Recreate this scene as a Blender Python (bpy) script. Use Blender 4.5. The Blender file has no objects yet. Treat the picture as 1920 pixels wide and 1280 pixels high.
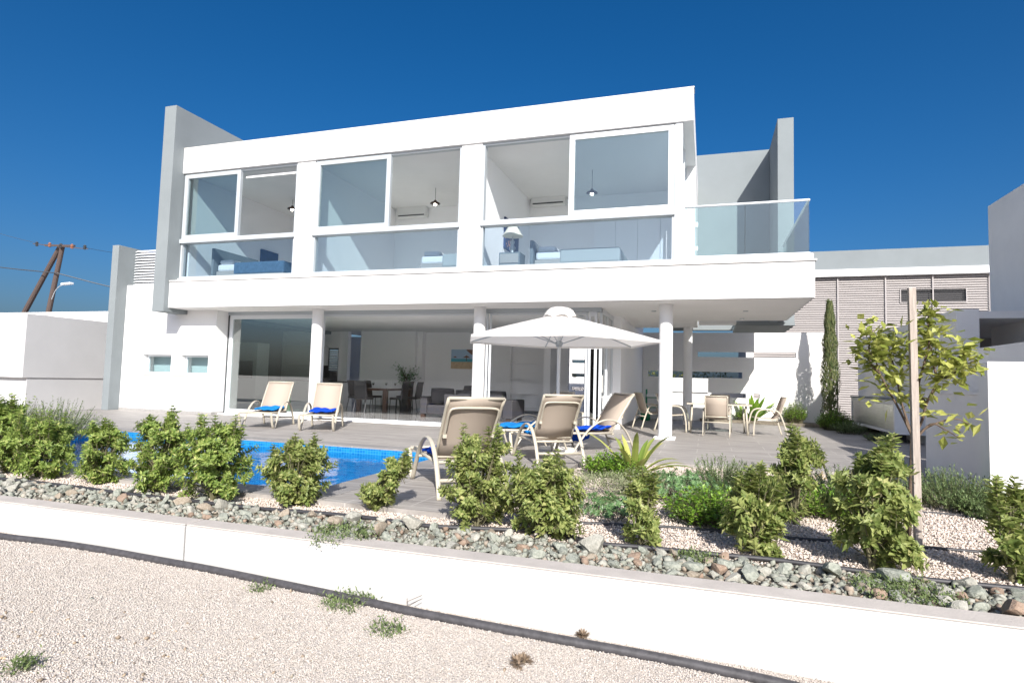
import bpy, math, random
import numpy as np
from mathutils import Vector, Matrix
random.seed(7); R = math.radians; PI = math.pi
sc = bpy.context.scene
col = sc.collection

# ------------------------------------------------------------------ camera frame
F_PX, PITCH, YAW, ROLL = 1117.58, 0.0655, 0.3162, 0.0272
CAM = Vector((0.0, -12.5148, 1.1605))
_fw = Vector((-math.sin(YAW)*math.cos(PITCH), math.cos(YAW)*math.cos(PITCH), math.sin(PITCH)))
_r0 = Vector((math.cos(YAW), math.sin(YAW), 0)); _u0 = _r0.cross(_fw)
_rt = _r0*math.cos(ROLL) + _u0*math.sin(ROLL); _up = -_r0*math.sin(ROLL) + _u0*math.cos(ROLL)
def _ray(x, y): return _fw + _rt*((x-960)/F_PX) + _up*((640-y)/F_PX)
def at_z(x, y, z=0.0): d = _ray(x, y); return CAM + d*((z-CAM.z)/d.z)      # surveyed point at height z
def at_y(x, y, Y): d = _ray(x, y); return CAM + d*((Y-CAM.y)/d.y)          # surveyed point at depth Y

# ------------------------------------------------------------------ mesh helpers
class MB:
    def __init__(s): s.v = []; s.f = []
    def add(s, vs, fs):
        n = len(s.v); s.v += [tuple(v) for v in vs]; s.f += [tuple(i+n for i in f) for f in fs]; return s
    def box(s, x0, x1, y0, y1, z0, z1):
        v = [(x, y, z) for z in (z0, z1) for y in (y0, y1) for x in (x0, x1)]
        return s.add(v, [(0,2,3,1),(4,5,7,6),(0,1,5,4),(2,6,7,3),(0,4,6,2),(1,3,7,5)])
    def cbox(s, c, sx, sy, sz, rz=0.0, tilt=0.0):
        m = Matrix.Translation(c) @ Matrix.Rotation(rz, 4, 'Z') @ Matrix.Rotation(tilt, 4, 'Y')
        v = [m @ Vector((x*sx/2, y*sy/2, z*sz/2)) for z in (-1, 1) for y in (-1, 1) for x in (-1, 1)]
        return s.add(v, [(0,2,3,1),(4,5,7,6),(0,1,5,4),(2,6,7,3),(0,4,6,2),(1,3,7,5)])
    def prism(s, poly, z0, z1):                       # poly in x,y counter-clockwise
        n = len(poly)
        v = [(x, y, z0) for x, y in poly] + [(x, y, z1) for x, y in poly]
        return s.add(v, [tuple(range(n-1, -1, -1)), tuple(range(n, 2*n))] + [(i, (i+1) % n, n+(i+1) % n, n+i) for i in range(n)])
    def prism_y(s, poly, y0, y1):                     # poly in x,z
        n = len(poly)
        v = [(x, y0, z) for x, z in poly] + [(x, y1, z) for x, z in poly]
        return s.add(v, [tuple(range(n)), tuple(range(2*n-1, n-1, -1))] + [((i+1) % n, i, n+i, n+(i+1) % n) for i in range(n)])
    def tube(s, path, r, seg=8, flat=1.0, caps=True):   # r number or list; flat scales the second axis
        P = [Vector(p) for p in path]; n = len(P)
        rr = r if isinstance(r, (list, tuple)) else [r]*n
        T = [(P[min(i+1, n-1)]-P[max(i-1, 0)]).normalized() for i in range(n)]
        a = Vector((0, 0, 1)) if abs(T[0].z) < .95 else Vector((1, 0, 0))
        N = (a - T[0]*a.dot(T[0])).normalized(); vs = []
        for i in range(n):
            N = (N - T[i]*N.dot(T[i])).normalized(); B = T[i].cross(N)
            for k in range(seg):
                t = 2*PI*k/seg + PI/seg
                vs.append(P[i] + N*(math.cos(t)*rr[i]*flat) + B*(math.sin(t)*rr[i]))
        fs = [(i*seg+k, i*seg+(k+1) % seg, (i+1)*seg+(k+1) % seg, (i+1)*seg+k) for i in range(n-1) for k in range(seg)]
        if caps: fs += [tuple(range(seg-1, -1, -1)), tuple((n-1)*seg+k for k in range(seg))]
        return s.add(vs, fs)
    def lathe(s, prof, c=(0, 0, 0), seg=24):            # prof: (r,z) bottom to top
        vs = []; n = len(prof)
        for r, z in prof:
            for k in range(seg):
                t = 2*PI*k/seg; vs.append((c[0]+r*math.cos(t), c[1]+r*math.sin(t), c[2]+z))
        fs = [(i*seg+k, i*seg+(k+1) % seg, (i+1)*seg+(k+1) % seg, (i+1)*seg+k) for i in range(n-1) for k in range(seg)]
        fs += [tuple(range(seg-1, -1, -1)), tuple((n-1)*seg+k for k in range(seg))]
        return s.add(vs, fs)
    def cells(s, us, ws, solid, t0, t1, axis='y'):
        # a slab with holes: grid cells us x ws, thickness t0..t1 along axis ('y': u=x,w=z ; 'z': u=x,w=y ; 'x': u=y,w=z)
        def P(u, w, t): return {'y': (u, t, w), 'z': (u, w, t), 'x': (t, u, w)}[axis]
        nu, nw = len(us)-1, len(ws)-1
        ok = lambda i, j: 0 <= i < nu and 0 <= j < nw and solid((us[i]+us[i+1])/2, (ws[j]+ws[j+1])/2)
        for i in range(nu):
            for j in range(nw):
                if not ok(i, j): continue
                a, b, c, d = us[i], us[i+1], ws[j], ws[j+1]
                q = [[P(a,c,t0),P(b,c,t0),P(b,d,t0),P(a,d,t0)], [P(a,c,t1),P(a,d,t1),P(b,d,t1),P(b,c,t1)]]
                if not ok(i-1, j): q.append([P(a,c,t0),P(a,d,t0),P(a,d,t1),P(a,c,t1)])
                if not ok(i+1, j): q.append([P(b,c,t0),P(b,c,t1),P(b,d,t1),P(b,d,t0)])
                if not ok(i, j-1): q.append([P(a,c,t0),P(a,c,t1),P(b,c,t1),P(b,c,t0)])
                if not ok(i, j+1): q.append([P(a,d,t0),P(b,d,t0),P(b,d,t1),P(a,d,t1)])
                for k in q: s.add(k, [(0,1,2,3)])
        return s
    def wall(s, x0, x1, z0, z1, y0, y1, holes, axis='y'):
        us = sorted({x0, x1, *[h[0] for h in holes], *[h[1] for h in holes]}); us = [u for u in us if x0 <= u <= x1]
        ws = sorted({z0, z1, *[h[2] for h in holes], *[h[3] for h in holes]}); ws = [w for w in ws if z0 <= w <= z1]
        return s.cells(us, ws, lambda u, w: not any(h[0] < u < h[1] and h[2] < w < h[3] for h in holes), y0, y1, axis)
    def leaf(s, p, d, up, L, W, fold=.25):
        d = d.normalized(); sd = d.cross(up)
        if sd.length < 1e-4: sd = d.orthogonal()
        sd.normalize(); n = sd.cross(d)
        c = p + d*(L*.5) - n*(W*fold); tip = p + d*L - n*(L*.12)
        l = p + d*(L*.45) + sd*(W/2); r = p + d*(L*.45) - sd*(W/2)
        return s.add((p, l, r, tip, c), [(0,4,1),(1,4,3),(0,2,4),(2,3,4)])

def new_mesh(name, mb, mat, smooth=False):
    me = bpy.data.meshes.new(name); me.from_pydata(mb.v, [], mb.f); me.update()
    if mat: me.materials.append(mat)
    if smooth: me.polygons.foreach_set('use_smooth', [True]*len(me.polygons))
    return me
def np_mesh(name, V, Fa, mat, smooth=False):            # V (n,3), Fa (m,k)
    me = bpy.data.meshes.new(name); k = Fa.shape[1]; m = len(Fa)
    me.vertices.add(len(V)); me.vertices.foreach_set('co', V.astype(np.float32).ravel())
    me.loops.add(m*k); me.loops.foreach_set('vertex_index', Fa.astype(np.int32).ravel())
    me.polygons.add(m); me.polygons.foreach_set('loop_start', np.arange(0, m*k, k, dtype=np.int32))
    if smooth: me.polygons.foreach_set('use_smooth', [True]*m)
    me.update(calc_edges=True); me.validate(); me.materials.append(mat); return me
def wloc(o):
    v = Vector((0, 0, 0))
    while o is not None: v += o.location; o = o.parent
    return v
def obj(name, mb, mat, parent=None, smooth=False, bevel=0.0, world=False, auto=None):
    """link a mesh; world=True: vertices are world coordinates and the (unrotated) parent's place is subtracted"""
    if parent is not None and world:
        o_ = wloc(parent); mb.v = [(x-o_.x, y-o_.y, z-o_.z) for x, y, z in mb.v]
    loc = Vector((0, 0, 0))
    if parent is None:
        xs = [v[0] for v in mb.v]; ys = [v[1] for v in mb.v]; zs = [v[2] for v in mb.v]
        loc = Vector(((min(xs)+max(xs))/2, (min(ys)+max(ys))/2, min(zs)))
        mb.v = [(x-loc.x, y-loc.y, z-loc.z) for x, y, z in mb.v]
    o = bpy.data.objects.new(name, new_mesh(name, mb, mat, smooth)); col.objects.link(o); o.location = loc
    if parent is not None: o.parent = parent
    if bevel:
        b = o.modifiers.new('bevel', 'BEVEL'); b.width = bevel; b.segments = 2; b.limit_method = 'ANGLE'; b.angle_limit = R(40)
    if auto:
        for p in o.data.polygons: p.use_smooth = True
        o.data.set_sharp_from_angle(angle=R(auto))
    return o
def thing(name, label, cat, loc=(0, 0, 0), rz=0.0, group=None):
    o = bpy.data.objects.new(name, None); o.empty_display_size = .2; col.objects.link(o)
    o.location = loc; o.rotation_euler = (0, 0, rz); return tag(o, label, cat, group)
def tag(o, label, cat, group=None):
    o['label'] = label; o['category'] = cat
    if group: o['group'] = group
    return o
def struct(o, kind='structure', label=None, cat=None):
    o['kind'] = kind
    if label: o['label'] = label
    if cat: o['category'] = cat
    return o
def kids(o): return [c for c in bpy.data.objects if c.parent == o]
def dup(root, loc, rz=0.0, label=None, scale=None):
    def cp(o, parent):
        c = o.copy(); col.objects.link(c)
        if parent is not None: c.parent = parent
        for ch in kids(o): cp(ch, c)
        return c
    r = cp(root, None); r.location = loc; r.rotation_euler = (0, 0, rz)
    if label: r['label'] = label
    if scale: r.scale = (scale,)*3
    return r

# ------------------------------------------------------------------ materials
def nodes(name):
    m = bpy.data.materials.new(name); m.use_nodes = True
    return m, m.node_tree, m.node_tree.nodes['Principled BSDF']
def mat(name, c, rough=.6, metal=0.0, var=0.0, scale=8.0, bump=0.0, bscale=60.0, spec=.5, stretch=None, c2=None):
    m, t, b = nodes(name)
    b.inputs['Base Color'].default_value = (*c, 1); b.inputs['Roughness'].default_value = rough
    b.inputs['Metallic'].default_value = metal; b.inputs['Specular IOR Level'].default_value = spec
    N = t.nodes.new; L = t.links.new
    tc = N('ShaderNodeTexCoord'); src = tc.outputs['Object']
    if stretch:
        mp = N('ShaderNodeMapping'); mp.inputs['Scale'].default_value = stretch; L(src, mp.inputs['Vector']); src = mp.outputs['Vector']
    if var or c2:
        n = N('ShaderNodeTexNoise'); n.inputs['Scale'].default_value = scale; n.inputs['Detail'].default_value = 6; n.inputs['Roughness'].default_value = .6
        L(src, n.inputs['Vector'])
        mx = N('ShaderNodeMix'); mx.data_type = 'RGBA'
        lo = tuple(x*(1-var) for x in c) if not c2 else c
        hi = tuple(min(1, x*(1+var)) for x in c) if not c2 else c2
        mx.inputs[6].default_value = (*lo, 1); mx.inputs[7].default_value = (*hi, 1)
        rp = N('ShaderNodeMapRange'); rp.inputs['From Min'].default_value = .3; rp.inputs['From Max'].default_value = .7
        L(n.outputs['Fac'], rp.inputs['Value']); L(rp.outputs['Result'], mx.inputs[0]); L(mx.outputs[2], b.inputs['Base Color'])
    if bump:
        n2 = N('ShaderNodeTexNoise'); n2.inputs['Scale'].default_value = bscale; n2.inputs['Detail'].default_value = 4; L(src, n2.inputs['Vector'])
        bp = N('ShaderNodeBump'); bp.inputs['Strength'].default_value = bump; bp.inputs['Distance'].default_value = .01
        L(n2.outputs['Fac'], bp.inputs['Height']); L(bp.outputs['Normal'], b.inputs['Normal'])
    return m
def glass(name, tint=(.86, .93, .93), boost=1.0, base=.03, rough=0.0):
    m = bpy.data.materials.new(name); m.use_nodes = True; t = m.node_tree; t.nodes.clear(); N = t.nodes.new; L = t.links.new
    out = N('ShaderNodeOutputMaterial'); mix = N('ShaderNodeMixShader'); tr = N('ShaderNodeBsdfTransparent'); gl = N('ShaderNodeBsdfGlossy')
    tr.inputs['Color'].default_value = (*tint, 1); gl.inputs['Roughness'].default_value = rough
    fr = N('ShaderNodeFresnel')
    ge = N('ShaderNodeNewGeometry'); io = N('ShaderNodeMath'); io.operation = 'MULTIPLY_ADD'; io.inputs[1].default_value = 1/1.5-1.5; io.inputs[2].default_value = 1.5
    L(ge.outputs['Backfacing'], io.inputs[0]); L(io.outputs[0], fr.inputs['IOR'])
    ma = N('ShaderNodeMath'); ma.operation = 'MULTIPLY_ADD'; ma.inputs[1].default_value = boost; ma.inputs[2].default_value = base; ma.use_clamp = True
    L(fr.outputs['Fac'], ma.inputs[0]); L(ma.outputs[0], mix.inputs[0]); L(tr.outputs[0], mix.inputs[1]); L(gl.outputs[0], mix.inputs[2]); L(mix.outputs[0], out.inputs['Surface'])
    return m
def leafmat(name, lo, hi, trans=.35, rough=.45, tip=None):
    m = bpy.data.materials.new(name); m.use_nodes = True; t = m.node_tree; N = t.nodes.new; L = t.links.new
    b = t.nodes['Principled BSDF']; b.inputs['Roughness'].default_value = rough
    g = N('ShaderNodeNewGeometry'); cr = N('ShaderNodeValToRGB')
    cr.color_ramp.elements[0].color = (*lo, 1); cr.color_ramp.elements[1].color = (*hi, 1)
    if tip:
        e = cr.color_ramp.elements.new(.9); e.color = (*hi, 1); cr.color_ramp.elements[2].color = (*tip, 1)
    L(g.outputs['Random Per Island'], cr.inputs['Fac']); L(cr.outputs['Color'], b.inputs['Base Color'])
    tl = N('ShaderNodeBsdfTranslucent'); L(cr.outputs['Color'], tl.inputs['Color'])
    mx = N('ShaderNodeMixShader'); mx.inputs[0].default_value = trans
    L(b.outputs[0], mx.inputs[1]); L(tl.outputs[0], mx.inputs[2]); L(mx.outputs[0], t.nodes['Material Output'].inputs['Surface'])
    return m
def islandmat(name, cols, rough=.85, bump=0.0, bscale=120, spec=.3, noise=0.0):
    m, t, b = nodes(name); N = t.nodes.new; L = t.links.new
    b.inputs['Roughness'].default_value = rough; b.inputs['Specular IOR Level'].default_value = spec
    g = N('ShaderNodeNewGeometry'); cr = N('ShaderNodeValToRGB'); cr.color_ramp.interpolation = 'LINEAR'
    n = len(cols)
    els = cr.color_ramp.elements
    while len(els) < n: els.new(.5)
    for i, (p, c) in enumerate(cols): els[i].position = p; els[i].color = (*c, 1)
    L(g.outputs['Random Per Island'], cr.inputs['Fac']); out = cr.outputs['Color']
    tc = N('ShaderNodeTexCoord')
    if noise:
        nz = N('ShaderNodeTexNoise'); nz.inputs['Scale'].default_value = 14; nz.inputs['Detail'].default_value = 7; nz.inputs['Roughness'].default_value = .7
        L(tc.outputs['Object'], nz.inputs['Vector'])
        hs = N('ShaderNodeMix'); hs.data_type = 'RGBA'; hs.blend_type = 'OVERLAY'; hs.inputs[0].default_value = noise
        L(out, hs.inputs[6]); L(nz.outputs['Fac'], hs.inputs[7]); out = hs.outputs[2]
    L(out, b.inputs['Base Color'])
    if bump:
        n2 = N('ShaderNodeTexNoise'); n2.inputs['Scale'].default_value = bscale; n2.inputs['Detail'].default_value = 5; L(tc.outputs['Object'], n2.inputs['Vector'])
        bp = N('ShaderNodeBump'); bp.inputs['Strength'].default_value = bump; bp.inputs['Distance'].default_value = .01
        L(n2.outputs['Fac'], bp.inputs['Height']); L(bp.outputs['Normal'], b.inputs['Normal'])
    return m

WHITE = mat('white_render', (.77, .77, .765), .85, var=.025, scale=1.3, bump=.12, bscale=180, spec=.2)
WALLW = mat('white_boundary_render', (.76, .745, .725), .9, var=.05, scale=1.1, bump=.15, bscale=150, spec=.2)
PLASTER = mat('interior_plaster', (.90, .90, .91), .9, spec=.2)
SOFFIT = mat('soffit_paint', (.88, .87, .85), .9, var=.03, scale=.8, spec=.2)
GREY = mat('grey_render', (.205, .228, .238), .85, var=.06, scale=.9, bump=.15, bscale=160, spec=.2)
ALU = mat('white_aluminium', (.66, .69, .72), .35, spec=.5)
ALUS = mat('silver_aluminium', (.41, .445, .47), .35, spec=.5)
ALUG = mat('grey_aluminium', (.42, .46, .49), .35, metal=.3)
GASKET = mat('dark_gasket', (.05, .055, .06), .6)
def add_stains(m, c, thr, scale, stretch=(1, 1, 1)):
    t = m.node_tree; b = t.nodes['Principled BSDF']; N = t.nodes.new; L = t.links.new
    src = b.inputs['Base Color'].links[0].from_socket; tc = N('ShaderNodeTexCoord'); mp = N('ShaderNodeMapping'); mp.inputs['Scale'].default_value = stretch; L(tc.outputs['Object'], mp.inputs['Vector'])
    n = N('ShaderNodeTexNoise'); n.inputs['Scale'].default_value = scale; n.inputs['Detail'].default_value = 8; n.inputs['Roughness'].default_value = .72; L(mp.outputs['Vector'], n.inputs['Vector'])
    r = N('ShaderNodeMapRange'); r.inputs['From Min'].default_value = thr; r.inputs['From Max'].default_value = thr+.12; r.inputs['To Max'].default_value = .85; L(n.outputs['Fac'], r.inputs['Value'])
    mx = N('ShaderNodeMix'); mx.data_type = 'RGBA'; L(r.outputs['Result'], mx.inputs[0]); L(src, mx.inputs[6]); mx.inputs[7].default_value = (*c, 1); L(mx.outputs[2], b.inputs['Base Color'])
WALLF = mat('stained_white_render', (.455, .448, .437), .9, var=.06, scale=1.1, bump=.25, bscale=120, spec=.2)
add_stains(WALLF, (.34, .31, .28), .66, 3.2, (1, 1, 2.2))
WALLTOP = mat('bare_wall_top', (.46, .42, .385), .95, var=.09, scale=6, bump=.3, bscale=90, spec=.1)
STONE = mat('stone_sill', (.66, .64, .61), .6, var=.05, scale=9)
PLINTH = mat('grey_skirting', (.30, .29, .28), .7, var=.15, scale=14)
GL_LOW = glass('clear_glass', (.85, .91, .95), 1.2, .06)
GL_SASH = glass('sash_glass', (.80, .88, .89), 1.3, .09)
GL_DOOR = glass('door_glass', (.86, .94, .925), 1.6, .22)
GL_BAL = glass('balcony_glass', (.82, .92, .925), 1.1, .05)
GL_OPEN = glass('low_iron_glass', (.97, .975, .985), .55, .0)
GL_TOP = glass('table_glass', (.78, .87, .86), 1.3, .06)
BEIGE = mat('cream_tube', (.44, .40, .325), .4, spec=.5)
def slingmat():
    m, t, b = nodes('beige_sling'); N = t.nodes.new; L = t.links.new
    b.inputs['Roughness'].default_value = .8; b.inputs['Specular IOR Level'].default_value = .2
    tc = N('ShaderNodeTexCoord'); w = N('ShaderNodeTexWave'); w.inputs['Scale'].default_value = 60; w.inputs['Distortion'].default_value = .3; L(tc.outputs['Object'], w.inputs['Vector'])
    mx = N('ShaderNodeMix'); mx.data_type = 'RGBA'; mx.inputs[6].default_value = (.44, .37, .305, 1); mx.inputs[7].default_value = (.53, .455, .385, 1); L(w.outputs['Fac'], mx.inputs[0])
    L(mx.outputs[2], b.inputs['Base Color'])
    tl = N('ShaderNodeBsdfTranslucent'); tl.inputs['Color'].default_value = (.62, .52, .42, 1)
    ms = N('ShaderNodeMixShader'); ms.inputs[0].default_value = .25; L(b.outputs[0], ms.inputs[1]); L(tl.outputs[0], ms.inputs[2]); L(ms.outputs[0], t.nodes['Material Output'].inputs['Surface'])
    return m
SLING = slingmat()
TOWEL = mat('royal_blue_towel', (.006, .055, .42), .95, var=.15, scale=30, bump=.5, bscale=250, spec=.1)
TOWELC = mat('bright_blue_towel', (.01, .17, .48), .95, var=.15, scale=30, bump=.5, bscale=250, spec=.1)
CANVAS = leafmat('umbrella_canvas', (.78, .75, .71), (.78, .75, .71), trans=.36, rough=.9)
DKMETAL = mat('dark_metal', (.06, .06, .065), .45, metal=.4)
DKWOOD = mat('dark_wood', (.055, .028, .018), .4, var=.3, scale=5, stretch=(8, 1, 1))
LEATHER = mat('black_leather', (.022, .022, .026), .45)
SOFA = mat('grey_sofa_fabric', (.06, .058, .064), .95, var=.1, scale=40, spec=.1)
SOFAD = mat('dark_sofa_cushion', (.05, .05, .056), .95, var=.1, scale=40, spec=.1)
BED_W = mat('white_linen', (.78, .78, .78), .9, spec=.1)
BED_B = mat('blue_bedspread', (.085, .15, .23), .9, var=.2, scale=12, spec=.1)
BED_G = mat('grey_bed_base', (.40, .37, .34), .8)
BED_T = mat('pale_green_throw', (.42, .44, .43), .9, spec=.1)
WHITEP = mat('white_plastic', (.76, .76, .75), .4)
BLACK = mat('black_rubber', (.035, .034, .038), .55, var=.2, scale=20)
PIPE = mat('dusty_black_pipe', (.055, .052, .056), .6, var=.35, scale=25)
DRY = mat('dry_twig_brown', (.22, .16, .11), .9)
POST = mat('weathered_post', (.37, .32, .28), .9, var=.22, scale=6, stretch=(14, 14, 1), bump=.3, bscale=40, spec=.1)
BARK = mat('bark', (.13, .095, .07), .9, var=.3, scale=20, bump=.5, bscale=60, spec=.1)
STEM = mat('green_brown_stem', (.12, .11, .06), .8)
POLEW = mat('brown_timber_pole', (.075, .052, .045), .85, var=.25, scale=8, stretch=(10, 10, 1))
STEEL = mat('galvanised_steel', (.45, .46, .47), .4, metal=.6)
GREENP = mat('green_plastic', (.012, .20, .09), .4)
TERRA = mat('terracotta', (.30, .13, .08), .8)
LOUV = mat('taupe_louvre', (.375, .348, .338), .55, spec=.3)
DKIN = mat('dark_recess', (.04, .038, .04), .8)
STAINL = mat('brushed_steel', (.55, .55, .54), .35, metal=.7, var=.12, scale=3, stretch=(1, 1, 12))

L_BUSH = leafmat('bush_leaves', (.13, .215, .04), (.40, .49, .13), .45, .5, tip=(.56, .55, .21))
L_OLIVE = leafmat('olive_bush_leaves', (.145, .205, .05), (.41, .45, .155), .45, .5, tip=(.54, .52, .23))
L_LEMON = leafmat('lemon_leaves', (.20, .245, .04), (.50, .51, .15), .35, .35)
L_ROSE = leafmat('rosemary_leaves', (.085, .14, .045), (.22, .29, .115), .2, .6)
L_BRIGHT = leafmat('bright_ground_leaves', (.07, .17, .015), (.27, .43, .05), .35, .4)
L_SUCC = leafmat('succulent_leaves', (.06, .135, .05), (.20, .32, .13), .2, .4)
L_GREYG = leafmat('grey_green_leaves', (.17, .20, .10), (.36, .38, .21), .25, .6)
L_STRAP = leafmat('variegated_strap_leaves', (.15, .24, .04), (.50, .50, .14), .35, .35)
L_CYP = leafmat('cypress_sprays', (.05, .085, .025), (.18, .19, .075), .15, .7)
L_HOUSE = leafmat('house_plant_leaves', (.02, .12, .02), (.07, .30, .05), .3, .4)
L_HEDGE = leafmat('hedge_leaves', (.06, .09, .02), (.20, .20, .07), .2, .6)
L_GRASS = leafmat('weed_leaves', (.09, .14, .04), (.24, .30, .12), .3, .6)
FLOWER = leafmat('yellow_flowers', (.55, .36, .02), (.75, .55, .06), .2, .6)
PEBBLE = islandmat('pale_gravel_stones', [(0, (.41, .36, .315)), (.25, (.48, .43, .385)), (.6, (.53, .48, .435)), (.9, (.58, .53, .485)), (.98, (.57, .52, .475)), (.988, (.28, .23, .19)), (1, (.22, .20, .18))], .9)
PEBBLEB = islandmat('bed_gravel_stones', [(0, (.45, .375, .32)), (.3, (.535, .455, .395)), (.7, (.60, .52, .46)), (1, (.66, .59, .53))], .9)
ROCK = islandmat('broken_rock_rubble', [(0, (.175, .185, .155)), (.4, (.27, .275, .23)), (.7, (.32, .315, .275)), (.9, (.30, .26, .21)), (1, (.27, .19, .14))], .9, .6, 40, noise=.6)
def rockmat(name, a, b_):
    return mat(name, a, .9, c2=b_, scale=9, bump=.7, bscale=30, spec=.2)
ROCKS = [('grey green', rockmat('rock_grey_green', (.19, .208, .175), (.38, .385, .33))), ('pale grey', rockmat('rock_pale_grey', (.28, .275, .235), (.46, .44, .385))),
         ('sandy tan', rockmat('rock_tan', (.24, .195, .145), (.37, .32, .255))), ('rusty brown', rockmat('rock_rust', (.24, .165, .12), (.36, .275, .21)))]

def groundmat(name, cols, vs, bumpd):
    m, t, b = nodes(name); N = t.nodes.new; L = t.links.new
    b.inputs['Roughness'].default_value = .95; b.inputs['Specular IOR Level'].default_value = .15
    tc = N('ShaderNodeTexCoord'); v = N('ShaderNodeTexVoronoi'); v.inputs['Scale'].default_value = vs; L(tc.outputs['Object'], v.inputs['Vector'])
    sx = N('ShaderNodeSeparateColor'); L(v.outputs['Color'], sx.inputs[0])
    cr = N('ShaderNodeValToRGB'); els = cr.color_ramp.elements
    while len(els) < len(cols): els.new(.5)
    for i, (p, c) in enumerate(cols): els[i].position = p; els[i].color = (*c, 1)
    L(sx.outputs[0], cr.inputs['Fac'])
    nz = N('ShaderNodeTexNoise'); nz.inputs['Scale'].default_value = .9; nz.inputs['Detail'].default_value = 5; L(tc.outputs['Object'], nz.inputs['Vector'])
    mr = N('ShaderNodeMapRange'); mr.inputs['From Min'].default_value = .3; mr.inputs['From Max'].default_value = .7; mr.inputs['To Min'].default_value = .94; mr.inputs['To Max'].default_value = 1.03; L(nz.outputs['Fac'], mr.inputs['Value'])
    mx = N('ShaderNodeMix'); mx.data_type = 'RGBA'; mx.blend_type = 'MULTIPLY'; mx.inputs[0].default_value = 1; L(cr.outputs['Color'], mx.inputs[6]); L(mr.outputs['Result'], mx.inputs[7])
    L(mx.outputs[2], b.inputs['Base Color'])
    bp = N('ShaderNodeBump'); bp.invert = True; bp.inputs['Strength'].default_value = .9; bp.inputs['Distance'].default_value = bumpd
    L(v.outputs['Distance'], bp.inputs['Height']); L(bp.outputs['Normal'], b.inputs['Normal'])
    return m
GRAVEL = groundmat('pale_gravel', [(0, (.43, .38, .335)), (.3, (.49, .44, .395)), (1, (.56, .51, .465))], 95, .007)
BEDGR = groundmat('bed_gravel', [(0, (.45, .375, .32)), (.3, (.535, .455, .395)), (1, (.62, .545, .485))], 60, .02)
WALLG = mat('half_shade_render', (.50, .50, .505), .9, var=.04, scale=1.1, bump=.15, bscale=150, spec=.2)  # white render darkened: the annex side's half shade is put into the colour
SOIL = mat('rock_strip_soil', (.19, .165, .13), .95, var=.35, scale=9, bump=.6, bscale=50, spec=.1)

def deckmat(name, dark, light, gloss, coat=0.0, mortar=(.50, .47, .44), msize=.004):
    m, t, b = nodes(name); N = t.nodes.new; L = t.links.new
    tc = N('ShaderNodeTexCoord')
    br = N('ShaderNodeTexBrick'); br.offset = .5; br.inputs['Scale'].default_value = 1; br.inputs['Brick Width'].default_value = 1.2; br.inputs['Row Height'].default_value = .6
    br.inputs['Mortar Size'].default_value = msize; br.inputs['Mortar Smooth'].default_value = .2; br.inputs['Color1'].default_value = (.86, .86, .86, 1); br.inputs['Color2'].default_value = (1.0, 1.0, 1.0, 1); br.inputs['Mortar'].default_value = (1, 1, 1, 1)
    L(tc.outputs['Object'], br.inputs['Vector'])
    mp = N('ShaderNodeMapping'); mp.inputs['Scale'].default_value = (.55, 9, 1); L(tc.outputs['Object'], mp.inputs['Vector'])
    ad = N('ShaderNodeVectorMath'); ad.operation = 'ADD'; L(mp.outputs['Vector'], ad.inputs[0]); L(br.outputs['Color'], ad.inputs[1])
    n = N('ShaderNodeTexNoise'); n.inputs['Scale'].default_value = 2.2; n.inputs['Detail'].default_value = 9; n.inputs['Roughness'].default_value = .68; n.inputs['Distortion'].default_value = .6; L(ad.outputs['Vector'], n.inputs['Vector'])
    cr = N('ShaderNodeValToRGB'); cr.color_ramp.elements[0].position = .34; cr.color_ramp.elements[1].position = .66
    cr.color_ramp.elements[0].color = (*dark, 1); cr.color_ramp.elements[1].color = (*light, 1); L(n.outputs['Fac'], cr.inputs['Fac'])
    mu = N('ShaderNodeMix'); mu.data_type = 'RGBA'; mu.blend_type = 'MULTIPLY'; mu.inputs[0].default_value = .8; L(cr.outputs['Color'], mu.inputs[6]); L(br.outputs['Color'], mu.inputs[7])
    mo = N('ShaderNodeMix'); mo.data_type = 'RGBA'; L(br.outputs['Fac'], mo.inputs[0]); L(mu.outputs[2], mo.inputs[6]); mo.inputs[7].default_value = (*mortar, 1)
    L(mo.outputs[2], b.inputs['Base Color']); b.inputs['Roughness'].default_value = gloss; b.inputs['Specular IOR Level'].default_value = .4
    b.inputs['Coat Weight'].default_value = coat; b.inputs['Coat Roughness'].default_value = .03
    return m
DECK = deckmat('grey_streaked_tile', (.195, .178, .164), (.435, .405, .378), .6)
COPING = deckmat('pool_coping_stone', (.20, .19, .185), (.31, .295, .285), .65)
FLOORIN = deckmat('polished_floor_tile', (.50, .48, .46), (.70, .68, .66), .2, .5)

def mosaic(name):
    m, t, b = nodes(name); N = t.nodes.new; L = t.links.new
    tc = N('ShaderNodeTexCoord')
    sp = N('ShaderNodeSeparateXYZ'); L(tc.outputs['Object'], sp.inputs[0]); ad = N('ShaderNodeMath'); ad.operation = 'ADD'; L(sp.outputs[0], ad.inputs[0]); L(sp.outputs[1], ad.inputs[1])
    cb = N('ShaderNodeCombineXYZ'); L(ad.outputs[0], cb.inputs[0]); L(sp.outputs[2], cb.inputs[1])
    br = N('ShaderNodeTexBrick'); br.offset = 0; br.inputs['Scale'].default_value = 1; br.inputs['Brick Width'].default_value = .05; br.inputs['Row Height'].default_value = .05; br.inputs['Mortar Size'].default_value = .004
    br.inputs['Color1'].default_value = (.005, .13, .36, 1); br.inputs['Color2'].default_value = (.012, .21, .46, 1); br.inputs['Mortar'].default_value = (.035, .24, .50, 1); br.inputs['Bias'].default_value = -.1
    L(cb.outputs[0], br.inputs['Vector']); L(br.outputs['Color'], b.inputs['Base Color']); b.inputs['Roughness'].default_value = .25
    return m
MOSAIC = mosaic('blue_pool_mosaic')
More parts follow.
